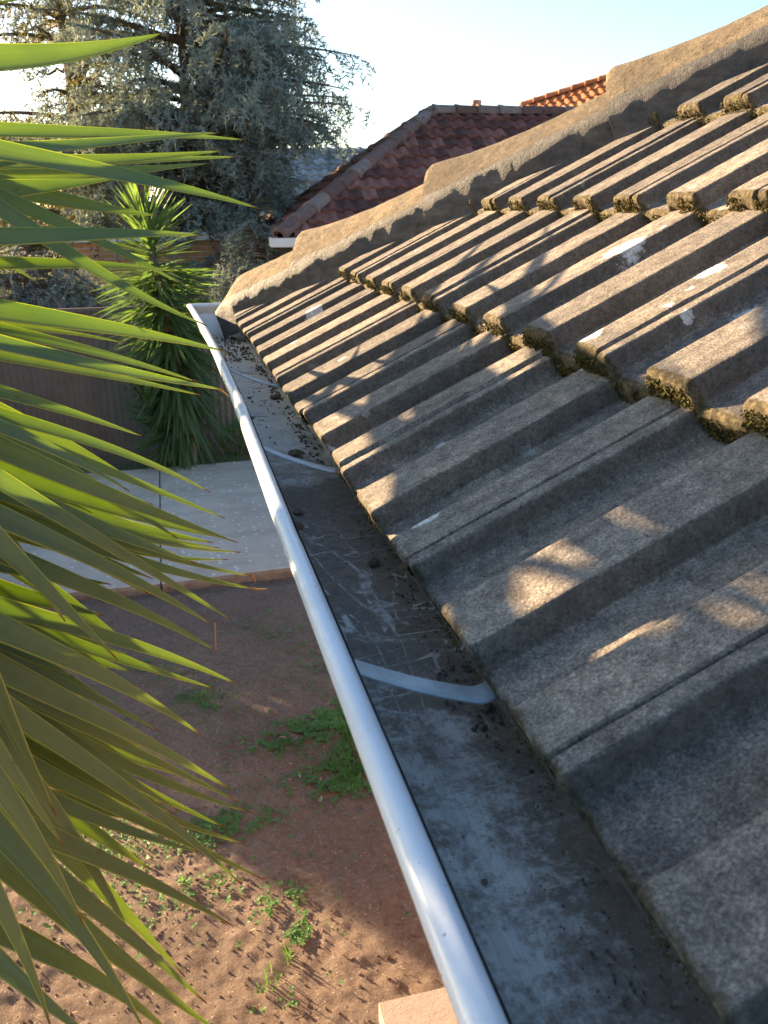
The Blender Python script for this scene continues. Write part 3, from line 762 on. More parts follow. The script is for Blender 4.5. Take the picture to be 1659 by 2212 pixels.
def capline(P0, P1, ln, r, rs=1, lift=.03):
    P0, P1 = np.array(P0, float), np.array(P1, float); L = np.linalg.norm(P1-P0); d = (P1-P0)/L
    s_ = np.cross(d, [0, 0, 1]); s_ /= np.linalg.norm(s_); u_ = np.cross(s_, d); mb = MB(); n = int(L/ln)+1; rr = np.random.default_rng(rs)
    for i in range(n):
        a, b = i*ln, min(L, (i+1)*ln+.04)
        if b-a < .05: continue
        rows = []
        for f, k in ((0, .0), (0, 1.12), (.12, 1.1), (.2, 1.0), (1, .92)):
            p = P0+d*(a+(b-a)*f)+u_*(lift+rr.normal(0, .002))
            if k == 0: k = .6
            rows.append([p+s_*math.cos(t)*r*k*1.05+u_*(math.sin(t)*r*k*.85-.02) for t in np.linspace(-.3, math.pi+.3, 11)])
        mb.grid(np.array(rows), a=np.full((5*11, 1), rr.random()), flip=False)
    return mb
def rotz(v, a): return np.array([v[0]*math.cos(a)-v[1]*math.sin(a), v[0]*math.sin(a)+v[1]*math.cos(a), v[2]])

def hiproof(parent, C, ang, W, D, rise, run, mt, mc, tu=.24, tv=.30, rs=1, caplen=.38, capr=.12, sides='FL'):
    """hip roof: front-left eave corner C, width W along local x, depth D along local y"""
    X = rotz((1, 0, 0), ang); Y = rotz((0, 1, 0), ang); C = np.array(C, float); Z = np.array([0, 0, 1.0])
    sl_ = math.hypot(run, rise)
    V1 = (Y*run+Z*rise)/sl_
    o = tiled(C, X, V1, [(0, 0), (W, 0), (W-run, sl_), (run, sl_)], tu, tv, rs=rs).build('roof', mt, parent, smooth=True, attr='tid'); autosmooth(o, 30)
    V2 = (X*run+Z*rise)/sl_
    o2 = tiled(C+Y*D, -Y, V2, [(0, 0), (D, 0), (D-run, sl_), (run, sl_)], tu, tv, rs=rs+1).build('roof', mt, parent, smooth=True, attr='tid'); autosmooth(o2, 30)
    R0 = C+X*run+Y*run+Z*rise; R1 = C+X*(W-run)+Y*run+Z*rise
    cb = capline(C+Z*.02, R0, caplen, capr, rs); cb.build('hip_cap', mc, o, smooth=True, attr='tid')
    cb = capline(C+Y*D, R0 if abs(D-2*run) < .5 else C+X*run+Y*(D-run)+Z*rise, caplen, capr, rs+3); cb.build('hip_cap', mc, o2, smooth=True, attr='tid')
    cb = capline(R0, R1, caplen, capr, rs+5); cb.build('ridge_cap', mc, o, smooth=True, attr='tid')
    return o, X, Y, R0, R1
def box_pts(mb, P, X, Y, a, b, z0, z1, mi=0):
    V = [P+X*i+Y*j+np.array([0, 0, k]) for k in (z0, z1) for j in b for i in a]
    mb.add(V, [(0, 2, 3, 1), (4, 5, 7, 6), (0, 1, 5, 4), (2, 6, 7, 3), (0, 4, 6, 2), (1, 3, 7, 5)], mi)

D0 = 12.0
C = CAM+(at(603, 514, 1)-CAM)*(D0/((at(603, 514, 1)-CAM)[1])); C = np.array(C)
ang = -R(4)
nh = empty('neighbour_house', (C[0]+3, C[1]+3, GZ), label='neighbouring house with lichened red terracotta tile hip roof beyond our hip', cat='house')
o, X, Y, R0, R1 = hiproof(nh, C, ang, 14, 5.6, 1.85, 2.8, M['terra'], M['terracap'], rs=4, tu=.215, tv=.28, capr=.125)
mb = MB(); box_pts(mb, C, X, Y, (-.12, 14), (-.12, -.005), -.115, .0); box_pts(mb, C, X, Y, (-.12, -.005), (-.004, 5.6), -.115, .0); mb.build('gutter', M['fascia'], nh)
mb = MB(); box_pts(mb, C, X, Y, (.0, 13.9), (.0, .5), -.125, -.10); box_pts(mb, C, X, Y, (.0, .5), (.505, 5.55), -.125, -.10); mb.build('soffit', M['fascia'], nh)
mb = MB(); box_pts(mb, C, X, Y, (.5, 13.5), (.51, 5.2), GZ-C[2]-.1, -.122); mb.build('wall', M['cream'], nh)
# flue on the ridge
fl = CAM+(at(1040, 236, 1)-CAM)*(R0[1]/((at(1040, 236, 1)-CAM)[1]))
mb = MB(); mb.tube([fl+[0, .25, -.25], fl+[0, .25, .09]], .05, 12); mb.tube([fl+[0, .25, .085], fl+[0, .25, .10], fl+[0, .25, .16], fl+[0, .25, .165]], [.07, .085, .085, .05], 12)
mb.build('flue', M['rust'], nh, smooth=False)

# orange roof further off, right
D1 = 24.0
C2 = CAM+(at(1100, 330, 1)-CAM)*(D1/((at(1100, 330, 1)-CAM)[1]))
oh = empty('orange_house', (C2[0]+3, C2[1]+3, GZ), label='distant house with sunlit orange tiled roof showing above the red roof ridge', cat='house')
pk = CAM+(at(1127, 229, 1)-CAM)*((D1+2.5)/((at(1127, 229, 1)-CAM)[1]))
pe = CAM+(at(1290, 176, 1)-CAM)*((D1+1.0)/((at(1290, 176, 1)-CAM)[1]))
pe = pk+(pe-pk)*3
V1 = np.array([0, .80, .6]) if False else np.array([-.08, .85, .5]); Uo = (pe-pk); Lr = np.linalg.norm(Uo)
oo = tiled(pk-np.array([-.08, .85, .5])/np.linalg.norm([-.08, .85, .5])*4.0, Uo, V1, [(-2.2, 0), (Lr, 0), (Lr, 4.0), (0, 4.0)], .25, .33, rs=8).build('roof', M['orange'], oh, smooth=True, attr='tid'); autosmooth(oo, 30)
capline(pk, pe, .4, .13, 9).build('ridge_cap', M['orange'], oo, smooth=True, attr='tid')
base = pk-V1/np.linalg.norm(V1)*4.0
mb = MB(); ux = Uo/Lr; ux[2] = 0; mb_ = box_pts(mb, base+[0, .5, 0], ux, np.array([0, 1.0, 0]), (-1.8, Lr*.98), (0, 3), GZ-base[2], -.25); mb.build('wall', M['brick'], oh)

# grey tiled roof behind the cedar
D2 = 22.0
gh = empty('grey_roofed_house', (4, D2, GZ), label='distant house with grey tiled roof glimpsed between the cedar and the red roof', cat='house')
ga = CAM+(at(520, 452, 1)-CAM)*(D2/((at(520, 452, 1)-CAM)[1])); gb = CAM+(at(900, 350, 1)-CAM)*((D2+4)/((at(900, 350, 1)-CAM)[1]))
Ug = np.array([1, -.03, 0.0]); Vg = np.array([0, .88, .47])
og = tiled(ga-[3.5, 0, 0], Ug, Vg, [(0, 0), (14, 0), (10.8, 3.2), (3.2, 3.2)], .30, .33, rs=9).build('roof', M['greytile'], gh, smooth=True, attr='tid'); autosmooth(og, 30)
mb = MB(); mb.box((ga[0]+3.5, ga[1]+3.2, (GZ+ga[2])/2-.1), (13, 5.5, ga[2]-GZ-.15)); mb.build('wall', M['brick'], gh)
mb = MB(); mb.box((ga[0]+3.5, ga[1]-.02, ga[2]-.08), (14, .1, .13)); mb.build('fascia', M['fascia'], gh)

# low orange brick outbuilding left of the red house
ob = CAM+(at(530, 506, 1)-CAM)*(15.5/((at(530, 506, 1)-CAM)[1]))
obd = empty('brick_garage', (ob[0], 17, GZ), label='low orange brick garage with pale flat roof edge behind the cedar', cat='garage')
mb = MB(); mb.box((ob[0]-.9, 17.2, (GZ+ob[2])/2-.1), (4.4, 3, ob[2]-GZ)); mb.build('wall', M['brick'], obd)
mb = MB(); mb.box((ob[0]-.9, 17.2, ob[2]-.02), (4.6, 3.2, .14)); mb.build('roof', M['fascia'], obd)

# ------------------------------------------------------------------ yuccas
def norm(v): return v/np.linalg.norm(v, axis=-1, keepdims=True)
def leaf_geo(mb, pts, wmax, nrm, ns=22, cup=.22, wob=0.0, tipcut=1.0, nu=5, sd=0):
    """sword leaf along a smooth curve through pts"""
    pts = np.asarray(pts, float)
    k = len(pts); d = np.concatenate([[0], np.cumsum(np.linalg.norm(np.diff(pts, axis=0), axis=1))]); d /= d[-1]
    t = np.linspace(0, 1, ns)**.85*tipcut
    # lagrange through up to 4 points
    c = np.zeros((ns, 3))
    for i in range(k):
        l = np.ones(ns)
        for j in range(k):
            if j != i: l *= (t-d[j])/(d[i]-d[j])
        c += l[:, None]*pts[i]
    T = norm(np.gradient(c, axis=0)); nrm = np.asarray(nrm, float)
    Nn = norm(nrm-(T@nrm)[:, None]*T); B = np.cross(T, Nn)
    wd = wmax*np.where(t < .4, .62+.38*np.sin(np.pi/2*t/.4), 1-np.clip((t-.4)/.6, 0, 1)**1.75)/2+.0004
    U = np.linspace(-1, 1, nu)
    tw = wob*np.sin(t*5+sd)
    G_ = c[:, None]+B[:, None]*(U[None, :, None]*wd[:, None, None])+Nn[:, None]*((np.abs(U)**1.4)[None, :, None]*(wd*cup)[:, None, None])+Nn[:, None]*(U[None, :, None]*(wd*tw)[:, None, None])
    A = np.zeros((ns, nu, 2)); A[..., 0] = U[None]; A[..., 1] = t[:, None]
    mb.grid(G_, a=A)
    return c
# photo-read blades: (edge x, y), (tip x, y), optional middle, width px, depth at edge, depth at tip
K = .36375
LV = [
 ((0, 128), (351, 71), (175, 112), 60, 1.45, 1.50), ((0, 6), (120, -14), None, 24, 1.6, 1.6),
 ((0, 283), (531, 302), (260, 290), 36, 1.75, 1.85), ((0, 328), (476, 286), (250, 308), 50, 1.6, 1.7),
 ((0, 352), (484, 325), (240, 346), 40, 1.85, 1.9), ((0, 352), (517, 338), (300, 347), 40, 1.95, 2.0),
 ((0, 385), (455, 352), (233, 373), 40, 1.9, 1.95), ((0, 332), (564, 451), (262, 382), 58, 1.45, 1.6),
 ((0, 358), (87, 340), None, 22, 1.5, 1.55), ((0, 411), (250, 385), (130, 400), 50, 1.6, 1.65),
 ((0, 400), (344, 466), (150, 435), 46, 1.75, 1.8), ((0, 425), (395, 615), (180, 505), 36, 1.55, 1.6),
 ((0, 514), (440, 508), (220, 507), 50, 1.4, 1.5), ((0, 455), (446, 703), (190, 575), 52, 1.5, 1.65),
 ((0, 571), (391, 587), (200, 573), 32, 1.65, 1.7), ((0, 560), (84, 611), None, 16, 1.8, 1.8),
 ((0, 672), (489, 760), (255, 712), 54, 1.5, 1.72), ((0, 703), (267, 740), (140, 718), 18, 1.75, 1.75),
 ((0, 712), (427, 825), (220, 765), 30, 1.55, 1.6), ((0, 748), (485, 842), (240, 800), 58, 1.42, 1.65),
 ((0, 770), (433, 853), (220, 810), 34, 1.7, 1.75), ((0, 849), (307, 942), (150, 892), 38, 1.5, 1.6),
 ((0, 898), (456, 1064), (225, 965), 36, 1.5, 1.6), ((0, 923), (280, 1061), (140, 985), 40, 1.35, 1.42),
 ((0, 928), (487, 1120), (210, 1008), 32, 1.55, 1.65), ((0, 970), (513, 1172), (218, 1062), 50, 1.38, 1.55),
 ((0, 1018), (491, 1163), (218, 1092), 44, 1.5, 1.58), ((0, 1043), (200, 1108), (110, 1072), 22, 1.6, 1.6),
 ((0, 1068), (520, 1193), (250, 1150), 40, 1.45, 1.55), ((0, 1085), (475, 1184), (300, 1155), 26, 1.55, 1.6),
 ((0, 1100), (493, 1208), (300, 1193), 26, 1.6, 1.62), ((0, 1075), (546, 1244), (300, 1186), 34, 1.5, 1.58),
 ((0, 1105), (556, 1273), (270, 1203), 40, 1.42, 1.52), ((0, 1040), (502, 1340), (218, 1170), 46, 1.32, 1.48),
 ((0, 1120), (458, 1349), (230, 1225), 50, 1.28, 1.42), ((0, 1195), (469, 1407), (218, 1282), 48, 1.35, 1.48),
 ((-10, 1160), (255, 1426), (120, 1290), 44, 1.12, 1.2), ((0, 1276), (225, 1330), None, 44, 1.5, 1.5),
 ((0, 1312), (515, 1479), (233, 1376), 42, 1.4, 1.5), ((0, 1335), (466, 1487), (222, 1412), 36, 1.45, 1.5),
 ((0, 1360), (436, 1588), (218, 1460), 60, 1.25, 1.38), ((0, 1388), (162, 1462), None, 30, 1.4, 1.4),
 ((0, 1420), (349, 1582), (182, 1497), 34, 1.38, 1.42), ((0, 1446), (500, 1706), (222, 1556), 56, 1.25, 1.38),
 ((0, 1480), (517, 1733), (225, 1592), 44, 1.3, 1.4), ((0, 1506), (543, 1755), (190, 1614), 46, 1.35, 1.42),
 ((0, 1540), (489, 1788), (260, 1680), 40, 1.38, 1.42), ((0, 1565), (528, 1822), (260, 1720), 40, 1.4, 1.45),
 ((0, 1520), (525, 1913), (218, 1668), 48, 1.18, 1.3), ((0, 1620), (568, 1899), (300, 1770), 44, 1.32, 1.38),
 ((0, 1675), (436, 1842), (230, 1776), 44, 1.3, 1.34), ((0, 1765), (505, 2001), (240, 1868), 54, 1.18, 1.28),
 ((-5, 1500), (122, 1762), (60, 1640), 48, 1.05, 1.1), ((-5, 1620), (140, 1830), (70, 1730), 46, 1.0, 1.05),
 ((-5, 1690), (180, 1996), (95, 1840), 52, 1.0, 1.06), ((0, 1600), (300, 2060), (150, 1800), 48, 1.2, 1.25),
 ((0, 1790), (318, 2236), (170, 2000), 54, 1.08, 1.12), ((0, 1800), (447, 2168), (220, 1975), 56, 1.15, 1.2),
 ((0, 1860), (480, 2235), (230, 2050), 60, 1.22, 1.25), ((-5, 1940), (112, 2225), (60, 2080), 50, .98, 1.0),
 ((0, 2010), (380, 2245), (200, 2110), 56, 1.25, 1.28), ((0, 2080), (220, 2260), None, 56, 1.1, 1.1),
 ((0, 1700), (400, 2110), (200, 1900), 60, 1.28, 1.3), ((0, 1330), (300, 1500), (150, 1410), 56, 1.5, 1.5),
 ((0, 1470), (350, 1650), (170, 1560), 60, 1.45, 1.45), ((0, 1560), (380, 1760), (190, 1660), 60, 1.48, 1.48),
 ((0, 1000), (330, 1090), (160, 1040), 50, 1.7, 1.7), ((0, 1140), (330, 1250), (160, 1190), 50, 1.6, 1.6),
 ((0, 1220), (240, 1262), None, 46, 1.45, 1.5), ((0, 1660), (330, 1880), (160, 1770), 60, 1.42, 1.42)]
_r = np.random.default_rng(17)
for (e, t_, m_, wpx, de, dt) in list(LV):
    if e[1] > 900 and len(LV) < 98:
        k = 1
        de2 = de+_r.uniform(.10, .22); j = _r.normal(0, 22, 2)
        LV.append(((0, e[1]+_r.uniform(-30, 40)), (t_[0]*_r.uniform(.55, .9), e[1]+(t_[1]-e[1])*_r.uniform(.6, .85)+j[1]), None, 52, de2, de2+.05))
SX, SY = -.98, 1.62
yuc = empty('yucca', (SX, SY, GZ), label='large yucca filling the left foreground with long blades pointing at the gutter', cat='yucca')
stem = np.array([(SX-.05, SY+.03, GZ-.05), (SX-.03, SY, GZ+.5), (SX+.01, SY-.02, GZ+1.1), (SX, SY, -.8), (SX-.02, SY+.02, 0), (SX, SY, .62), (SX, SY, .8)])
mb = MB(); mb.tube(stem, [.13, .10, .085, .07, .055, .04, .02], 12); mb.build('trunk', M['bark'], yuc, smooth=True)
rl = np.random.default_rng(3)
for i, (e, t_, m_, wpx, de, dt) in enumerate(LV):
    E_ = at(*e, de); T_ = at(*t_, dt)
    dirv = norm(E_-(at(*m_, de+(dt-de)*.5) if m_ else T_)); hor = math.hypot(E_[0]-SX, E_[1]-SY)
    zb = np.clip(E_[2]+dirv[2]*hor*.75+.08, -1.15, .62)
    B_ = np.array([SX+.03*rl.normal(), SY+.03*rl.normal(), zb])
    dlen = np.linalg.norm(E_-B_); tot = dlen+np.linalg.norm(T_-E_); vE = dlen/tot
    wr = (.62+.38*math.sin(math.pi/2*vE/.4)) if vE < .4 else 1-((vE-.4)/.6)**1.75
    wE = wpx*SC/F*de; W_ = min(.062, 1.0* wE/max(wr, .5))
    mid = at(*m_, de+(dt-de)*(.5)) if m_ else None
    pts = [B_, E_, T_] if mid is None else [B_, E_, mid, T_]
    cv = norm(CAM-(E_+T_)/2); nn = norm(np.array([0, 0, .62])+cv*.85+rl.normal(0, .22, 3))
    mb = MB(); leaf_geo(mb, pts, W_, nn, 34, cup=rl.uniform(.18, .42), wob=.06, sd=i)
    o = mb.build('leaf', M['yucca'], yuc, smooth=True, attr='luv')
    sm = o.modifiers.new('t', 'SOLIDIFY'); sm.thickness = .0016; sm.offset = 0
# blades on the sides of the plant the camera does not look at, and behind
def infront(P):
    d = P-CAM; z = d@fw
    if z < .05: return False
    x = 384+F*(d@rt)/z; y = 512-F*(d@up)/z
    return x > -12 and -60 < y < 1100
mb = MB(); cnt = 0
while cnt < 158:
    z = rl.uniform(-.75, .72)*1.0; a = rl.uniform(0, 2*math.pi)
    if cnt > 110: z = rl.uniform(-.1, .75); a = R(-90)+rl.normal(0, .45)  # extra unseen blades on the near side, added to shade the near roof
    el = np.interp(z, [-.8, 0, .5, .75], [-.9, -.2, .35, 1.2])+rl.normal(0, .22)
    L = rl.uniform(.5, .78); d = np.array([math.cos(a)*math.cos(el), math.sin(a)*math.cos(el), math.sin(el)])
    B_ = np.array([SX, SY, z-.04]); m1 = B_+d*L*.5+[0, 0, .03]; T_ = B_+d*L-[0, 0, .05]
    if infront(T_) or infront(m1): continue
    nn = norm(np.array([0, 0, 1])+rl.normal(0, .4, 3)); leaf_geo(mb, [B_, m1, T_], rl.uniform(.042, .056), nn, 14, cup=.3); cnt += 1
mb.build('foliage', M['yucca'], yuc, smooth=True, attr='luv', kind='stuff')
# brown fibres and scars on tips
for (p0, p1, p2, dd) in [((1275*K, 1097.2+680*K), (1277*K, 1097.2+760*K), (1281*K, 1097.2+845*K), 1.42), ((480, 756), (492, 766), (500, 785), 1.70), ((1490*K, 1097.2+478*K), (1530*K, 1097.2+484*K), (1586*K, 1097.2+480*K), 1.52), ((1500*K, 1097.2+400*K), (1512*K, 1097.2+420*K), (1516*K, 1097.2+445*K), 1.58), ((470, 840), (482, 846), (495, 858), 1.65)]:
    mb = MB(); P = np.array([at(*p0, dd), at(*p1, dd), at(*p2, dd)]); mb.tube(P, [.0022, .002, .0008], 6); mb.build('dry_tip', M['straw'], yuc)

# far yucca: leafy column in front of the fence
fy = onz(400, 1008, GZ); fy[1] = 9.62; fy[0] = -.12
fyu = empty('yucca', (fy[0], fy[1], GZ), label='tall shaggy yucca column standing between the path and the brown fence', cat='yucca')
st = np.array([(fy[0]+.02, fy[1], GZ-.05), (fy[0], fy[1], GZ+.7), (fy[0]-.04, fy[1]-.05, GZ+1.4), (fy[0]-.13, fy[1]-.1, GZ+2.1), (fy[0]-.20, fy[1]-.1, GZ+2.62)])
mb = MB(); mb.tube(st, [.11, .09, .075, .06, .03], 10); mb.build('trunk', M['bark'], fyu, smooth=True)
rf = np.random.default_rng(21)
def head(mb, st, z0, z1, n, Ls, elf, wl, dead=0):
    for i in range(n):
        f = rf.random(); z = z0+(z1-z0)*f
        c = np.array([np.interp(z, st[:, 2], st[:, 0]), np.interp(z, st[:, 2], st[:, 1]), z])
        a = rf.uniform(0, 2*math.pi); el = elf(f)+rf.normal(0, .17); L = rf.uniform(*Ls)
        d = np.array([math.cos(a)*math.cos(el), math.sin(a)*math.cos(el), math.sin(el)])
        m1 = c+d*L*.5; T_ = c+d*L+np.array([0, 0, -.05*L*(1 if el < .6 else 0)])
        leaf_geo(mb, [c, m1, T_], wl*rf.uniform(.8, 1.2), norm(np.array([0, 0, 1])*abs(math.cos(el))+np.array([math.cos(a), math.sin(a), 0])*-math.sin(el)+rf.normal(0, .25, 3)), 6, cup=.3, nu=3)
mb = MB()
head(mb, st, GZ+2.15, GZ+2.66, 150, (.42, .62), lambda f: -.1+1.25*f, .042)
head(mb, st, GZ+1.45, GZ+2.2, 360, (.56, .84), lambda f: -.35+.35*f, .040)
head(mb, st, GZ+.45, GZ+1.5, 460, (.58, .86), lambda f: -1.15+.75*f, .040)
st2 = np.array([(fy[0]-.05, fy[1]-.05, GZ-.05), (fy[0]-.22, fy[1]-.15, GZ+.35), (fy[0]-.36, fy[1]-.2, GZ+.75)])
head(mb, st2, GZ+.25, GZ+.80, 170, (.34, .52), lambda f: -.5+1.5*f, .034)
mb.build('foliage', M['yucca_far'], fyu, smooth=True, attr='luv')
mb = MB(); 
for i in range(26):
    a = rf.uniform(0, 6.28); z = rf.uniform(.25, .55); c = fy+np.array([math.cos(a)*.12, math.sin(a)*.12, z]); L = rf.uniform(.25, .5)
    leaf_geo(mb, [c, c+np.array([math.cos(a)*.12, math.sin(a)*.12, -L*.4]), c+np.array([math.cos(a)*.2, math.sin(a)*.2, -L*.8])], .018, [math.cos(a), math.sin(a), .2], 5, nu=3)
mb.build('dead_leaves', M['straw'], fyu, kind='stuff')
# dry flower stalk above it
mb = MB(); c = st[-1]
for i in range(26):
    p = c+np.array([rf.normal(0, .05), rf.normal(0, .05), .08]); mb.tube([p, p+[rf.normal(0, .03), rf.normal(0, .03), rf.uniform(.15, .42)], p+[rf.normal(0, .06), rf.normal(0, .06), rf.uniform(.42, .52)]], .004, 4)
mb.build('flower_stalk', M['bark'], fyu)

def quadmesh(name, V, m, parent, **k):
    me = bpy.data.meshes.new(name); n = len(V); q = n//4
    me.vertices.add(n); me.vertices.foreach_set('co', np.ascontiguousarray(V, dtype=np.float32).ravel())
    me.loops.add(n); me.loops.foreach_set('vertex_index', np.arange(n, dtype=np.int32))
    me.polygons.add(q); me.polygons.foreach_set('loop_start', np.arange(0, n, 4, dtype=np.int32))
    try: me.polygons.foreach_set('loop_total', np.full(q, 4, dtype=np.int32))
    except Exception: pass
    me.materials.append(m); me.update(calc_edges=True); me.validate()
    o = bpy.data.objects.new(name, me); col.objects.link(o); o.parent = parent
    o.matrix_parent_inverse = Matrix.Translation(parent.location).inverted()
    return tag(o, **k)
# ------------------------------------------------------------------ cedars
def tufts(P, D, size, rg, k=4):
    """little needle rosettes at P; D axis of the twig"""
    n = len(P); Vs = []; 
    for i in range(k):
        d = norm(D*.55+rg.normal(0, .75, (n, 3))+np.array([0, 0, .25])); e = norm(np.cross(d, rg.normal(0, 1, (n, 3))))
        s_ = (size*rg.uniform(.6, 1.3, n))[:, None]
        Vs.append(np.stack([P-e*s_*.13, P+e*s_*.13, P+d*s_+e*s_*.05, P+d*s_-e*s_*.05], 1))
    V = np.concatenate(Vs, 1).reshape(-1, 3)
    return V, np.arange(len(V)).reshape(-1, 4)
def cedar(name, label, base, height, radf, zlo, nb, seed, leafm='cedar', size=.05, droop=.35, gap=0.0, lean=(0, 0), step=.05, sidefilter=None, tr=.22, kk=4, group=None):
    rg = np.random.default_rng(seed); root = empty(name, tuple(base), label=label, cat='cedar tree', group=group); base = np.array(base, float)
    tm = MB(); z = np.linspace(-.1, height, 12); tx = base[0]+lean[0]*z/height+.06*np.sin(z*1.3+seed); ty = base[1]+lean[1]*z/height
    tm.tube(np.stack([tx, ty, base[2]+z], -1), tr*(1-z/height*.85), 10); tm.build('trunk', M['bark'], root, smooth=True)
    bm_ = MB(); P = []; D = []
    for b in range(nb):
        f = rg.random(); zz = zlo+(height-zlo)*f; az = rg.uniform(0, 2*math.pi)
        if sidefilter and not sidefilter(az, f, rg): continue
        L = radf(f)*rg.uniform(.72, 1.1); up_ = rg.uniform(.05, .35)
        o0 = np.array([np.interp(zz, z, tx), np.interp(zz, z, ty), base[2]+zz]); t = np.linspace(0, 1, 14)
        ca, sa = math.cos(az), math.sin(az)
        side = rg.normal(0, .12)*L
        c = o0+np.stack([ca*L*t-sa*side*t*t, sa*L*t+ca*side*t*t, L*(up_*t-droop*(1+.4*rg.random())*t**2.1)], -1)
        bm_.tube(c, np.linspace(.045, .006, 14)*max(.5, L/2), 5, cap=False)
        dirs = norm(np.gradient(c, axis=0))
        nt_ = int(L/.13)
        for q in range(nt_):
            tt = rg.uniform(.12, 1.0); ii = tt*13; i0 = min(12, int(ii)); pc = c[i0]+(c[i0+1]-c[i0])*(ii-i0); dc = dirs[i0]
            s_ = 1 if q % 2 else -1; ll = L*rg.uniform(.14, .34)*(1.15-.55*tt)+.12
            lat = norm(np.cross(dc, [0, 0, 1])); d2 = norm(dc*.65+lat*s_*rg.uniform(.4, 1.0)+np.array([0, 0, rg.uniform(-.25, .15)]))
            m = max(3, int(ll/step)); u = np.linspace(0.05, 1, m)[:, None]
            tw = pc+d2*ll*u+np.array([0, 0, -1.0])*ll*.55*u**2+rg.normal(0, .012, (m, 3))
            P.append(tw); D.append(np.repeat(norm(d2+[0, 0, -.5])[None], m, 0))
            # hanging shoots
            if rg.random() < .75:
                p0 = pc+d2*ll*rg.uniform(.3, .9); mm = max(3, int(ll*.6/step)); u = np.linspace(0, 1, mm)[:, None]; hd_ = norm(np.array([rg.normal(0, .35), rg.normal(0, .35), -1]))
                P.append(p0+hd_*ll*.6*u+[0, 0, -.15*ll]); D.append(np.repeat(hd_[None], mm, 0))
        P.append(c[4:]); D.append(dirs[4:])
    bm_.build('branch', M['bark'], root, kind='stuff')
    P = np.concatenate(P); D = np.concatenate(D)
    V, Fc = tufts(P, D, size, rg, kk)
    quadmesh('crown', V, M[leafm], root); return len(P)
gp = lambda px, Yd: CAM[0]+(at(px, 449, 1)-CAM)[0]/(at(px, 449, 1)-CAM)[1]*Yd
c1 = cedar('cedar', 'big blue grey cedar with layered drooping branches left of the red roof', (gp(420, 16.5), 16.5, GZ), 9.4, lambda f: float(np.interp(f, [0, .12, .25, .42, .55, .66, .8, 1], [1.8, 1.9, 2.1, 3.0, 2.5, 2.0, 1.3, .25])), 1.0, 350, 1, size=.085, step=.05, kk=4, droop=.16, sidefilter=lambda az, f, rg: not (math.cos(az) < -.1 and f > .40 and rg.random() < .5))
c2 = cedar('cedar', 'sparser olive cedar with bare brown forked trunk at the upper left', (gp(165, 18.5), 18.5, GZ), 9.5, lambda f: 4.0*(1-f)**.4*(.5+.5*abs(math.sin(f*7))), 1.4, 110, 2, 'cedar_old', size=.085, step=.08, droop=.25, tr=.2, lean=(.3, 0), kk=3)
c3 = cedar('cedar', 'low weeping blue cedar spilling over the fence top at the left', (gp(40, 12.3), 12.6, GZ), 2.35, lambda f: 2.3*(1-f)**.3, 1.25, 70, 3, size=.055, step=.045, droop=.5, tr=.09, kk=3)
c4 = cedar('cedar', 'small blue cedar between the far yucca and the red roofed house', (gp(545, 12.6), 12.8, GZ), 2.6, lambda f: 1.35*(1-f)**.5+.1,   .5, 170, 4, size=.05, step=.04, droop=.45, tr=.07, kk=3)
tr2 = [o for o in bpy.data.objects if o.type == 'EMPTY' and o.get('label', '').startswith('sparser olive')][0]
for k, (ps, ra) in enumerate([([(182, 240), (172, 110), (158, 40), (150, -40)], (.12, .05)), ([(176, 110), (150, 70), (118, 15), (95, -20)], (.08, .035)), ([(140, 50), (105, 42), (70, 60), (45, 75)], (.045, .012)), ([(190, 200), (225, 120), (240, 70), (262, 20)], (.06, .02)), ([(186, 190), (150, 150), (110, 150), (60, 175)], (.05, .015))]):
    mb = MB(); P = np.array([at(*p, 17.0) for p in ps]); t = np.linspace(0, 1, 12); q = np.stack([np.interp(t, np.linspace(0, 1, 4), P[:, a]) for a in range(3)], -1)
    q[1:-1] += .03*rng.normal(0, 1, (10, 3)); mb.tube(q, np.linspace(ra[0], ra[1], 12), 7); mb.build('limb', M['bark'], tr2, smooth=True)
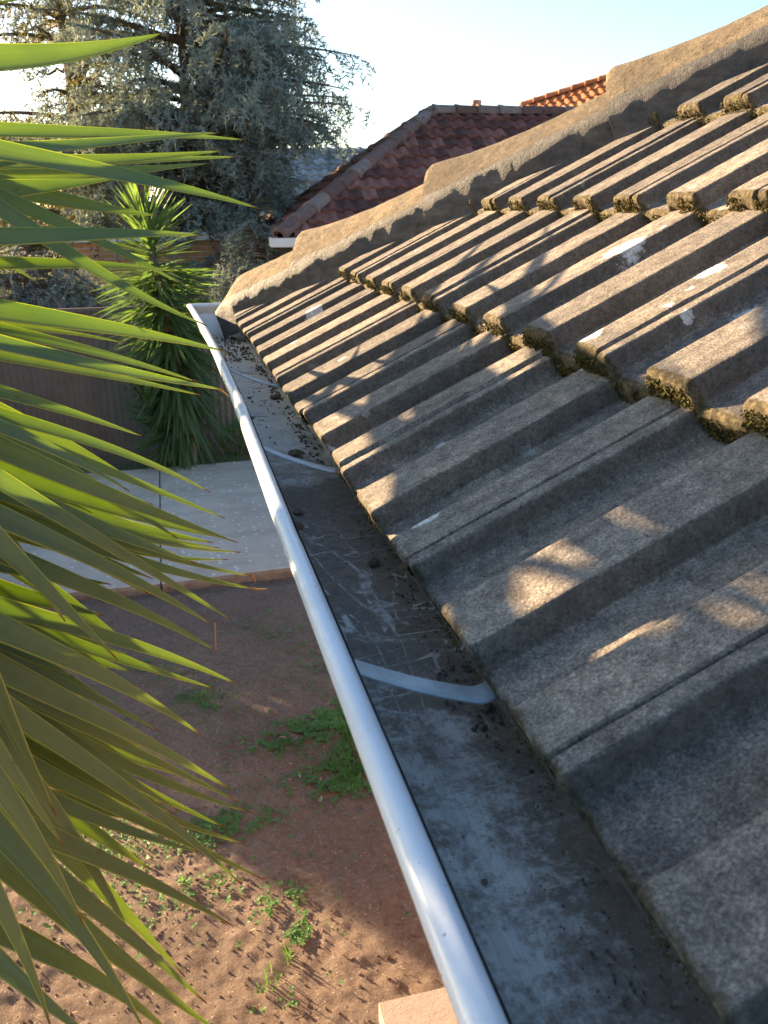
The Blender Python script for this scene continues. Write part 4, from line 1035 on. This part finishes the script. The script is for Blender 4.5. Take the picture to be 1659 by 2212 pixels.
# bare forked limbs of the olive tree
# unseen shrubs added off to the left to shade the yard
def shrub(name, label, c, rad, n, size, seed, m='shrub', cat='shrub'):
    rg = np.random.default_rng(seed); root = empty(name, (c[0], c[1], GZ), label=label, cat=cat)
    d = norm(rg.normal(0, 1, (n, 3))); r = rg.uniform(.55, 1, n)**.5
    P = np.array(c)+d*np.array(rad)*r[:, None]*(1+.25*vnoise(d, 2.5, seed, 2))[:, None]; P = P[P[:, 2] > GZ+.02]
    V, Fc = tufts(P, norm(P-np.array(c)), size, rg, 3)
    quadmesh('crown', V, M[m], root)
    mb = MB()
    for k in range(5):
        mb.tube([(c[0]+rg.normal(0, .05), c[1]+rg.normal(0, .05), GZ-.05), (c[0]+rg.normal(0, .15), c[1]+rg.normal(0, .15), (GZ+c[2])/2), (c[0]+rg.normal(0, .4)*rad[0], c[1]+rg.normal(0, .4)*rad[1], c[2]+rg.uniform(0, .5)*rad[2])], [.035, .025, .008], 6)
    mb.build('trunk', M['bark'], root)
SHADE_SHRUBS = [(-2.75, 8.1, GZ+1.1, .88, .75, 1.4), (-3.42, 8.3, GZ+1.1, .85, .75, 1.4)]
for k, h in enumerate(SHADE_SHRUBS):
    shrub('shrub', ['rounded dark green shrub beside the path, nearer one', 'rounded dark green shrub in front of the fence, farther one'][k], h[:3], h[3:], 9000, .08, 31+k)
# low plants along the fence foot
for k, (px, py) in enumerate([(505, 960), (600, 940)]):
    p = onz(px, py, GZ); shrub('shrub', ['small weedy green bush at the foot of the fence beside the far yucca', 'small weedy green bush at the foot of the fence nearest the gutter'][k], (p[0]+.1, 10.0, GZ+.12), (.32, .2, .24), 500, .045, 41+k, 'weed')
# more distant greenery closing the view
far = [(-9, 24, 3.0), (-4.5, 27, 3.2), (.5, 30, 3.0), (4.5, 33, 2.4)]
for k, (x, y, r) in enumerate(far):
    shrub('tree', ['distant olive green tree at the far left behind the cedars', 'distant olive green tree behind the forked trunk', 'distant tree behind the big blue cedar', 'distant tree behind the grey tiled roof'][k], (x, y, GZ+r*.75), (r*1.2, r, r*.85), 6000, .2, 51+k, 'cedar_old', 'tree')
